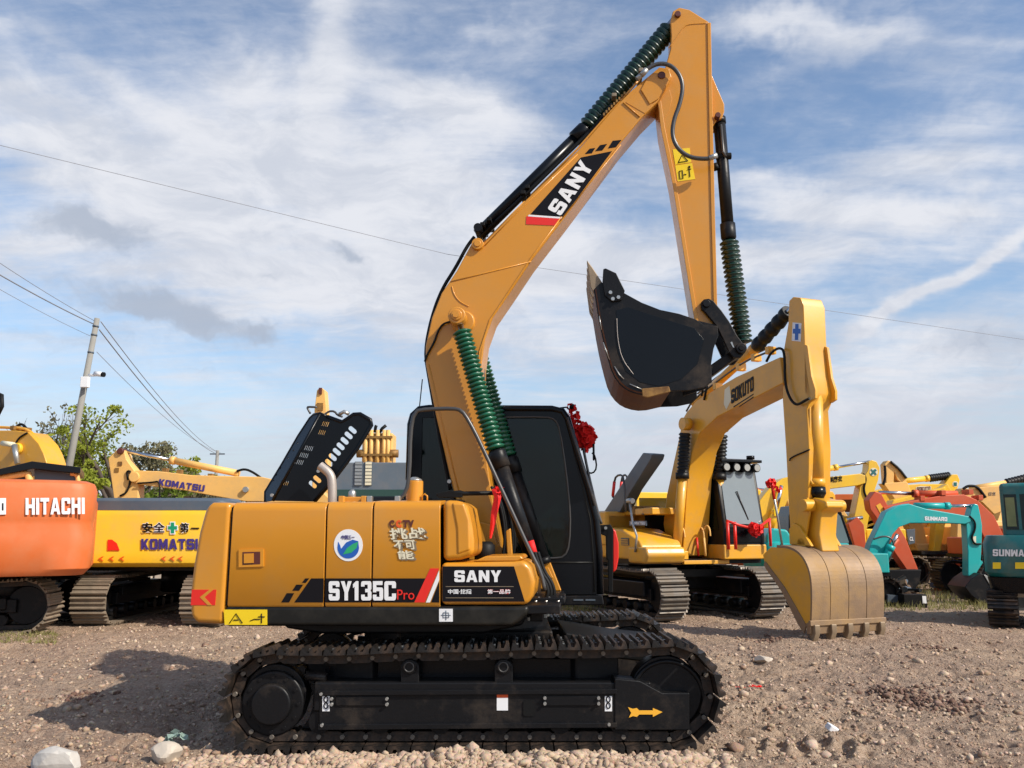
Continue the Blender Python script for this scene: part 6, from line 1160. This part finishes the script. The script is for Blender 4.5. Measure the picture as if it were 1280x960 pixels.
def brush(px0, px1, ytop, Y, seed, lm, lab, n=60, size=.16, rr=.7):
    F = Frame(0, Y, 0); a, zt = F.p(px0, ytop, 0); b, _ = F.p(px1, ytop, 0); g = random.Random(seed); cl = [(g.uniform(a, b), Y+g.uniform(-1.5, 1.5), g.uniform(.0, 1)**.7*max(zt-rr*.5, .3), rr*g.uniform(.6, 1.2)) for _ in range(n)]
    o = O('shrubbery', leaves(cl, 70, size, seed), lm, kind='stuff'); tag(o, lab, 'shrubs')
brush(60, 345, 608, 50, 21, LO, 'olive scrub along the back of the yard behind the machines at the left', 120)
brush(20, 240, 590, 42, 22, LG, 'green undergrowth below the leafy trees at the left', 90)
brush(740, 900, 640, 60, 23, LO, 'scrub at the back of the yard behind the scuffed yellow machine', 90); brush(900, 1420, 640, 62, 24, LG, 'scrub far behind the row of machines at the right', 200)
# grass
def grass(px0, px1, y0, y1, n, seed, lab, h=.16):
    g = np.random.default_rng(seed); V = []; Fc = []
    for i in range(n):
        p = gpt_(g.uniform(px0, px1), g.uniform(y0, y1)); a = g.uniform(0, 6.28); hh = h*g.uniform(.4, 1.2); w = .010; dx, dy = math.cos(a), math.sin(a); lx, ly = g.normal(0, .05, 2)
        k = len(V); V += [(p.x-dx*w, p.y-dy*w, 0), (p.x+dx*w, p.y+dy*w, 0), (p.x+lx, p.y+ly, hh)]; Fc.append((k, k+1, k+2))
    o = O('grass', MB().add(V, Fc), GR, kind='stuff'); tag(o, lab, 'grass')
def gpt_(px, py): d = px_dir(px, py); t = -CAMH/d.z; return Vector((d.x*t, d.y*t, 0))
GR = leaf_mat('dry_green_grass', (.10, .12, .03), (.30, .27, .11))
grass(1105, 1240, 734, 764, 1900, 1, 'short weedy grass around the scrap and the small teal bucket'); grass(820, 885, 724, 745, 1800, 2, 'strip of green grass behind the crawler of the yellow machine'); grass(1000, 1120, 740, 760, 1200, 3, 'sparse weeds behind the scuffed bucket'); grass(690, 760, 745, 765, 900, 5, 'green weeds seen below the black cab'); grass(0, 70, 792, 806, 700, 4, 'weeds at the foot of the dusty left crawler', .08)
# pole with camera
FP = Frame(0, 30, 0); (ub, zb_p), (ut, zt_p) = FP.p(98.5, 655, 0), FP.p(121.5, 398, 0); po = thing('utility_pole', 'leaning concrete utility pole with a white camera on it, left of the trees', 'pole', (ub-.9, 30, 0))
B0 = Vector((0, 0, 0)); T0 = Vector((ut-ub+.9, 0, zt_p)); O('shaft', MB().tube([B0, T0], [.14, .09], 18), 'concrete', po)
for t in (.965, .93, .86): O('pole_band', MB().tube([T0*t, T0*(t+.006)], .11, 14), 'slate', po)
cpx, cpz = FP.p(111, 479, 0); O('meter_box', MB().box((-.14, -.34, -.2), (.14, -.18, .18)), 'plastic', po, bevel=.02, loc=(cpx-ub+.9, 0, cpz)); cpx, cpz = FP.p(117, 470, 0)
O('camera_bracket', MB().tube([(cpx-ub+.8, -.15, cpz), (cpx-ub+1.1, -.2, cpz)], .05, 8), 'plastic', po); O('camera', MB().tube([(cpx-ub+1.05, -.2, cpz+.05), (cpx-ub+1.35, -.3, cpz+.0)], .09, 10), 'plastic', po); O('camera_lens', MB().tube([(cpx-ub+1.35, -.3, cpz), (cpx-ub+1.42, -.32, cpz-.01)], .09, 10), 'hose', po)
F2 = Frame(0, 82, 0); u, z = F2.p(272, 563, 0); p2 = thing('utility_pole', 'far small concrete pole standing behind the faded level boom', 'pole', (u, 82, 0)); O('shaft', MB().tube([(0, 0, 0), (0, 0, z)], [.2, .15], 10), 'concrete', p2); O('crossarm', MB().box((-.7, -.06, z-.4), (.7, .06, z-.28)), 'slate', p2)
def wire(pts, r, lab, sag=0):
    P = []
    for (a, b) in zip(pts, pts[1:]):
        A, B = a, b
        for i in range(25): t = i/24; q = A.lerp(B, t); q.z -= sag*4*t*(1-t); P.append(q)
    b0 = P[0].copy(); mb = MB().tube([p-b0 for p in P[::1] if 1], r, 5); o = O('wire', mb, 'wire'); o.location = b0; tag(o, lab, 'wire', 'overhead wires')
def wpt(px, py, Y): d = px_dir(px, py); t = Y/d.y; return Vector((d.x*t, Y, CAMH+d.z*t))
wire([wpt(-220, 128, 26), wpt(560, 318, 40), wpt(1500, 457, 56)], .012, 'longest thin wire crossing the whole sky behind the raised boom')
for (y0_, px1, y1_, r_, lab) in ((318, 118, 401, .010, 'thin upper wire from the left edge to the top of the leaning pole'), (333, 117, 405, .020, 'thick middle wire from the left edge to the top of the leaning pole'), (350, 113, 420, .008, 'thin lower wire from the left edge to the leaning pole')):
    wire([wpt(-150, y0_-(y1_-y0_)*1.15, 20), wpt(px1, y1_, 29.8)], r_, lab, .15)
for (x0_, y0_, x1_, y1_, r_, lab) in ((126, 402, 272, 565, .018, 'upper wire running from the leaning pole down to the far pole'), (124, 412, 268, 566, .024, 'middle wire running from the leaning pole down to the far pole'), (121, 440, 276, 566, .012, 'lowest faint wire running from the leaning pole to the far pole')):
    wire([wpt(x0_, y0_, 30), wpt(x1_, y1_, 82)], r_, lab, .6)

# ================================================================== ground
def vnoise(x, y, seed=0):
    xi = np.floor(x).astype(np.int64); yi = np.floor(y).astype(np.int64); xf = x-xi; yf = y-yi
    def h(a, b):
        n = (a*374761393+b*668265263+seed*1442695041) & 0x7fffffff; n = (n ^ (n >> 13))*1274126177 & 0x7fffffff; return ((n ^ (n >> 16)) & 0xffff)/65535.
    u = xf*xf*(3-2*xf); v = yf*yf*(3-2*yf)
    return (h(xi, yi)*(1-u)+h(xi+1, yi)*u)*(1-v)+(h(xi, yi+1)*(1-u)+h(xi+1, yi+1)*u)*v
def fbm(x, y, o, seed=0, g=.5):
    a = 1; s = 0; t = 0
    for i in range(o): s += a*vnoise(x*2**i, y*2**i, seed+i); t += a; a *= g
    return s/t
def hgt(x, y):
    r = np.hypot(x, y); fade = np.clip(1-(r-8)/30, .15, 1)
    h = (fbm(x*.45, y*.45, 3, 3)-.5)*.10*np.clip((r-4)/6, .3, 1)
    h += (fbm(x*2.2+7, y*2.2, 4, 11)-.5)*.12*fade
    rg = 1-np.abs(2*fbm(x*5+3, y*5, 3, 31)-1); h += (rg-.7)*.075*fade
    h += (fbm(x*14, y*14, 3, 51)-.5)*.045*np.clip(1-(r-6)/14, 0, 1)
    # churned berm just in front of the near track, flattened under the tracks
    berm = np.exp(-((y-6.38)/.17)**2)*(1/(1+np.exp(-(x+1.6)*5)))*(1/(1+np.exp((x-1.25)*5)))
    h += berm*(.05+.05*fbm(x*3, y*3, 2, 77))
    pr = np.exp(-(np.clip(np.abs(x-2.15)-.42, 0, 9)/.06)**2)*np.exp(-(np.clip(np.abs(y-6.86)-.2, 0, 9)/.05)**2); h += pr*(.028*np.sin((x-.25*y)*2*np.pi/.165)+.01)
    flat = np.exp(-(np.clip(np.abs(y-7.85)-1.3, 0, 9)/.15)**2)*np.exp(-(np.clip(np.abs(x+.29)-1.9, 0, 9)/.2)**2)
    h = h*(1-flat*.8)-flat*.0
    return h-.01
def th_axis():
    a = np.radians(np.concatenate([np.linspace(-180, -46, 40)[:-1], np.linspace(-46, 46, 760), np.linspace(46, 180, 40)[1:]])); return a
TH = th_axis(); RR = np.concatenate([[.4], np.geomspace(1.5, 3.8, 14)[:-1], np.geomspace(3.8, 24, 560)[:-1], np.geomspace(24, 90, 130)[:-1], np.geomspace(90, 1500, 40)])
T2, R2 = np.meshgrid(TH, RR); GX = R2*np.sin(T2); GY = R2*np.cos(T2); GZ = hgt(GX, GY)
nr, ntn = GX.shape
me = bpy.data.meshes.new('ground'); co = np.stack([GX, GY, GZ], -1).reshape(-1, 3)
i = np.arange(nr-1)[:, None]*ntn+np.arange(ntn-1)[None, :]; q = np.stack([i, i+ntn, i+ntn+1, i+1], -1).reshape(-1, 4)[:, ::-1]
me.vertices.add(len(co)); me.vertices.foreach_set('co', co.ravel()); me.loops.add(q.size); me.loops.foreach_set('vertex_index', q.ravel())
me.polygons.add(len(q)); me.polygons.foreach_set('loop_start', np.arange(0, q.size, 4)); me.polygons.foreach_set('loop_total', np.full(len(q), 4)); me.update(); me.validate()
me.polygons.foreach_set('use_smooth', np.ones(len(me.polygons), bool))
def ground_mat():
    Mt = bpy.data.materials.new('gravelly_dirt'); Mt.use_nodes = True; nt = Mt.node_tree; N = nt.nodes; L = nt.links; B = N['Principled BSDF']
    B.inputs['Roughness'].default_value = .95; B.inputs['Specular IOR Level'].default_value = .15
    ge = N.new('ShaderNodeNewGeometry')
    def noise(sc, d=8, r=.6):
        n = N.new('ShaderNodeTexNoise'); L.new(ge.outputs['Position'], n.inputs['Vector']); n.inputs['Scale'].default_value = sc; n.inputs['Detail'].default_value = d; n.inputs['Roughness'].default_value = r; return n
    def mix(f, a, b):
        m = N.new('ShaderNodeMix'); m.data_type = 'RGBA'
        L.new(f, m.inputs[0])
        for i, c in ((6, a), (7, b)):
            if isinstance(c, tuple): m.inputs[i].default_value = (*c, 1)
            else: L.new(c, m.inputs[i])
        return m.outputs[2]
    def rng_(o, a, b, c=0, d=1):
        m = N.new('ShaderNodeMapRange'); L.new(o, m.inputs[0]); m.inputs[1].default_value = a; m.inputs[2].default_value = b; m.inputs[3].default_value = c; m.inputs[4].default_value = d; return m.outputs[0]
    c = mix(rng_(noise(1.3).outputs[0], .35, .7), (.425, .298, .20), (.29, .192, .130))
    c = mix(rng_(noise(.35, 6).outputs[0], .45, .62, 0, .65), c, (.27, .175, .135))
    c = mix(rng_(noise(.13, 4).outputs[0], .5, .62, 0, .4), c, (.44, .33, .24))
    c = mix(rng_(noise(26, 6, .7).outputs[0], .42, .72, 0, .75), c, (.52, .41, .31))
    c = mix(rng_(noise(60, 5, .7).outputs[0], .56, .74, 0, .6), c, (.16, .10, .07))
    c = mix(rng_(noise(3.0, 8, .65).outputs[0], .60, .68, 0, .45), c, (.19, .11, .08))
    L.new(c, B.inputs['Base Color'])
    vo = N.new('ShaderNodeTexVoronoi'); L.new(ge.outputs['Position'], vo.inputs['Vector']); vo.inputs['Scale'].default_value = 24
    v2 = N.new('ShaderNodeTexVoronoi'); L.new(ge.outputs['Position'], v2.inputs['Vector']); v2.inputs['Scale'].default_value = 62
    b1 = N.new('ShaderNodeBump'); L.new(vo.outputs['Distance'], b1.inputs['Height']); b1.inputs['Strength'].default_value = .7; b1.inputs['Distance'].default_value = .03; b1.invert = True
    b2 = N.new('ShaderNodeBump'); L.new(v2.outputs['Distance'], b2.inputs['Height']); b2.inputs['Strength'].default_value = .7; b2.inputs['Distance'].default_value = .012; b2.invert = True; L.new(b1.outputs[0], b2.inputs['Normal'])
    b3 = N.new('ShaderNodeBump'); L.new(noise(9, 10, .7).outputs[0], b3.inputs['Height']); b3.inputs['Strength'].default_value = .8; b3.inputs['Distance'].default_value = .09; L.new(b2.outputs[0], b3.inputs['Normal'])
    L.new(b3.outputs[0], B.inputs['Normal'])
    return Mt
go = O('ground', me, ground_mat(), kind='structure')

def gpt(px, py):
    d = px_dir(px, py); t = -CAMH/d.z; p = Vector((d.x*t, d.y*t, 0)); p.z = float(hgt(np.array([p.x]), np.array([p.y]))[0]); return p
# ------------------------------------------------------------------ gravel
_bm = bmesh.new(); bmesh.ops.create_icosphere(_bm, subdivisions=1, radius=1); IV = np.array([v.co for v in _bm.verts]); IF = np.array([[v.index for v in f.verts] for f in _bm.faces]); _bm.free()
def scatter(n, fx, fs, seed, name, m, lab, sink=.25):
    g = np.random.default_rng(seed); x, y = fx(g, n); s = fs(g, n, x, y)
    keep = ~((np.abs(x+.29) < 1.75) & (np.abs(y-7.85) < 1.22)); x, y, s = x[keep], y[keep], s[keep]; n = len(x)
    z = hgt(x, y)
    V = IV[None]*(1+g.uniform(-.42, .42, (n, len(IV), 1))); V = V*g.uniform(.6, 1.15, (n, 1, 3)); 
    a = g.uniform(0, 6.28, n); ca, sa = np.cos(a)[:, None], np.sin(a)[:, None]; vx = V[..., 0]*ca-V[..., 1]*sa; vy = V[..., 0]*sa+V[..., 1]*ca
    V = np.stack([vx, vy, V[..., 2]*.8], -1)*s[:, None, None]; V[..., 0] += x[:, None]; V[..., 1] += y[:, None]; V[..., 2] += (z+s*sink)[:, None]
    F = (IF[None]+(np.arange(n)*len(IV))[:, None, None]).reshape(-1, 3); V = V.reshape(-1, 3)
    me = bpy.data.meshes.new(name); me.vertices.add(len(V)); me.vertices.foreach_set('co', V.ravel()); me.loops.add(F.size); me.loops.foreach_set('vertex_index', F.ravel().astype(np.int32))
    me.polygons.add(len(F)); me.polygons.foreach_set('loop_start', np.arange(0, F.size, 3)); me.polygons.foreach_set('loop_total', np.full(len(F), 3)); me.update(); me.validate()
    o = O(name, me, m, kind='stuff'); return tag(o, lab, 'gravel')
def stone_mat(name, a, b, c):
    Mt = bpy.data.materials.new(name); Mt.use_nodes = True; nt = Mt.node_tree; N = nt.nodes; L = nt.links; B = N['Principled BSDF']; B.inputs['Roughness'].default_value = .92; B.inputs['Specular IOR Level'].default_value = .2
    ge = N.new('ShaderNodeNewGeometry'); r = N.new('ShaderNodeValToRGB'); L.new(ge.outputs['Random Per Island'], r.inputs[0]); e = r.color_ramp.elements
    e[0].color = (*a, 1); e[1].color = (*b, 1); e.new(.55).color = (*c, 1)
    n = N.new('ShaderNodeTexNoise'); L.new(ge.outputs['Position'], n.inputs['Vector']); n.inputs['Scale'].default_value = 55; n.inputs['Detail'].default_value = 5
    mx = N.new('ShaderNodeMix'); mx.data_type = 'RGBA'; mx.blend_type = 'MULTIPLY'; mx.inputs[0].default_value = .5; L.new(r.outputs[0], mx.inputs[6]); L.new(n.outputs['Color'], mx.inputs[7])
    sc = N.new('ShaderNodeVectorMath'); sc.operation = 'SCALE'; L.new(mx.outputs[2], sc.inputs[0]); sc.inputs['Scale'].default_value = 1.3
    L.new(sc.outputs[0], B.inputs['Base Color']); bp = N.new('ShaderNodeBump'); L.new(n.outputs[0], bp.inputs['Height']); bp.inputs['Distance'].default_value = .01; bp.inputs['Strength'].default_value = .6; L.new(bp.outputs[0], B.inputs['Normal']); return Mt
SM = stone_mat('gravel_mix', (.28, .175, .12), (.54, .415, .31), (.41, .295, .205))
def fan(lo, hi):
    def f(g, n):
        r = np.exp(g.uniform(np.log(lo), np.log(hi), n)); t = np.radians(g.uniform(-40, 40, n)); return r*np.sin(t), r*np.cos(t)
    return f
scatter(15000, fan(4.2, 9), lambda g, n, x, y: np.exp(g.normal(-4.5, .42, n)).clip(.004, .035), 1, 'gravel', SM, 'beige gravel scattered over the dirt in front of the amber excavator')
scatter(12000, fan(8.5, 26), lambda g, n, x, y: np.exp(g.normal(-4.15, .4, n)).clip(.006, .05), 2, 'gravel', SM, 'beige gravel strewn over the yard between the parked machines')
scatter(420, fan(5.2, 14), lambda g, n, x, y: np.exp(g.normal(-3.3, .3, n)).clip(.02, .07), 12, 'gravel', SM, 'larger loose stones spread thinly over the whole yard', .1)
def berm_xy(g, n): return g.uniform(-2.3, 1.5, n), 6.30+g.normal(0, .17, n)
scatter(6500, berm_xy, lambda g, n, x, y: np.exp(g.normal(-4.0, .5, n)).clip(.008, .055), 3, 'gravel', stone_mat('clod_mix', (.38, .27, .185), (.50, .375, .27), (.44, .32, .23)), 'ridge of pale clods pushed up along the near track of the amber excavator', .0)
DM = stone_mat('dark_clod_mix', (.13, .075, .055), (.30, .20, .145), (.20, .125, .09))
_c = [gpt(x, y) for x, y in ((1128, 870), (1150, 878), (1175, 886), (1110, 868), (1205, 880), (960, 800), (1160, 812), (100, 870), (300, 955))]
def cl_xy(g, n): k = g.integers(0, len(_c), n); return np.array([c.x for c in _c])[k]+g.normal(0, .16, n), np.array([c.y for c in _c])[k]+g.normal(0, .14, n)
scatter(1100, cl_xy, lambda g, n, x, y: np.exp(g.normal(-4.1, .45, n)).clip(.008, .045), 9, 'dark_clods', DM, 'dark brown clods of dug earth in patches on the right of the yard', .2)
# ------------------------------------------------------------------ single stones and litter
def rock(px, py, w, h, m, lab, seed, name='stone', cat='stone'):
    p = gpt(px, py); k = (p-Vector((0, 0, CAMH))).length/FOC; rg = random.Random(seed); bm = bmesh.new(); bmesh.ops.create_icosphere(bm, subdivisions=3, radius=1)
    pl = [(Vector((rg.gauss(0, 1), rg.gauss(0, 1), rg.gauss(0, .8))).normalized(), rg.uniform(.55, .85)) for _ in range(11)]
    for v in bm.verts:
        for nn, d in pl:
            e = v.co.dot(nn)-d
            if e > 0: v.co -= nn*e
        v.co.x *= w*k*.62; v.co.y *= w*k*.5; v.co.z *= h*k*.75
    me = bpy.data.meshes.new(name); bm.to_mesh(me); bm.free(); o = O(name, me, m); o.location = p+Vector((0, 0, h*k*.32)); return tag(o, lab, cat)
rock(72, 958, 42, 21, 'wstone', 'largest pale stone, at the bottom left corner of the yard', 1)
rock(207, 949, 30, 18, 'stone', 'cream stone on the dirt between the white corner stone and the sprocket', 2)
rock(955, 828, 18, 7, 'stone', 'flat pale stone on the dirt right of the idler', 8)
p = gpt(1038, 914); mb = MB().box((-.05, -.035, 0), (.05, .035, .055)); o = O('litter_cup', mb, 'plastic', bevel=.012); o.location = p+Vector((0, 0, .0)); o.rotation_euler = (.3, .5, .4); tag(o, 'crumpled white plastic scrap lying on the dirt at the lower right', 'litter')
for i, (x, y, lab) in enumerate(((926, 861, 'red thread scrap lying on the dirt right of the excavator track, left one'), (945, 864, 'red thread scrap lying on the dirt right of the excavator track, right one'))):
    mb = MB(); rosette(mb, (0, 0, 0), .045, 16, 40+i); mb.xform(Matrix.Diagonal((1.4, 1.2, .35, 1))); o = O('red_scrap', mb, 'cloth'); o.location = gpt(x, y)+Vector((0, 0, .02)); tag(o, lab, 'litter')
mb = MB(); rosette(mb, (0, 0, 0), .09, 14, 55); mb.xform(Matrix.Diagonal((1.1, .6, .9, 1))); o = O('rag', mb, mat('faded_green_rag', (.22, .30, .26), .8, var=.3)); o.location = gpt(220, 935)+Vector((0, 0, .05)); tag(o, 'faded grey green rag lying behind the cream stone', 'litter')
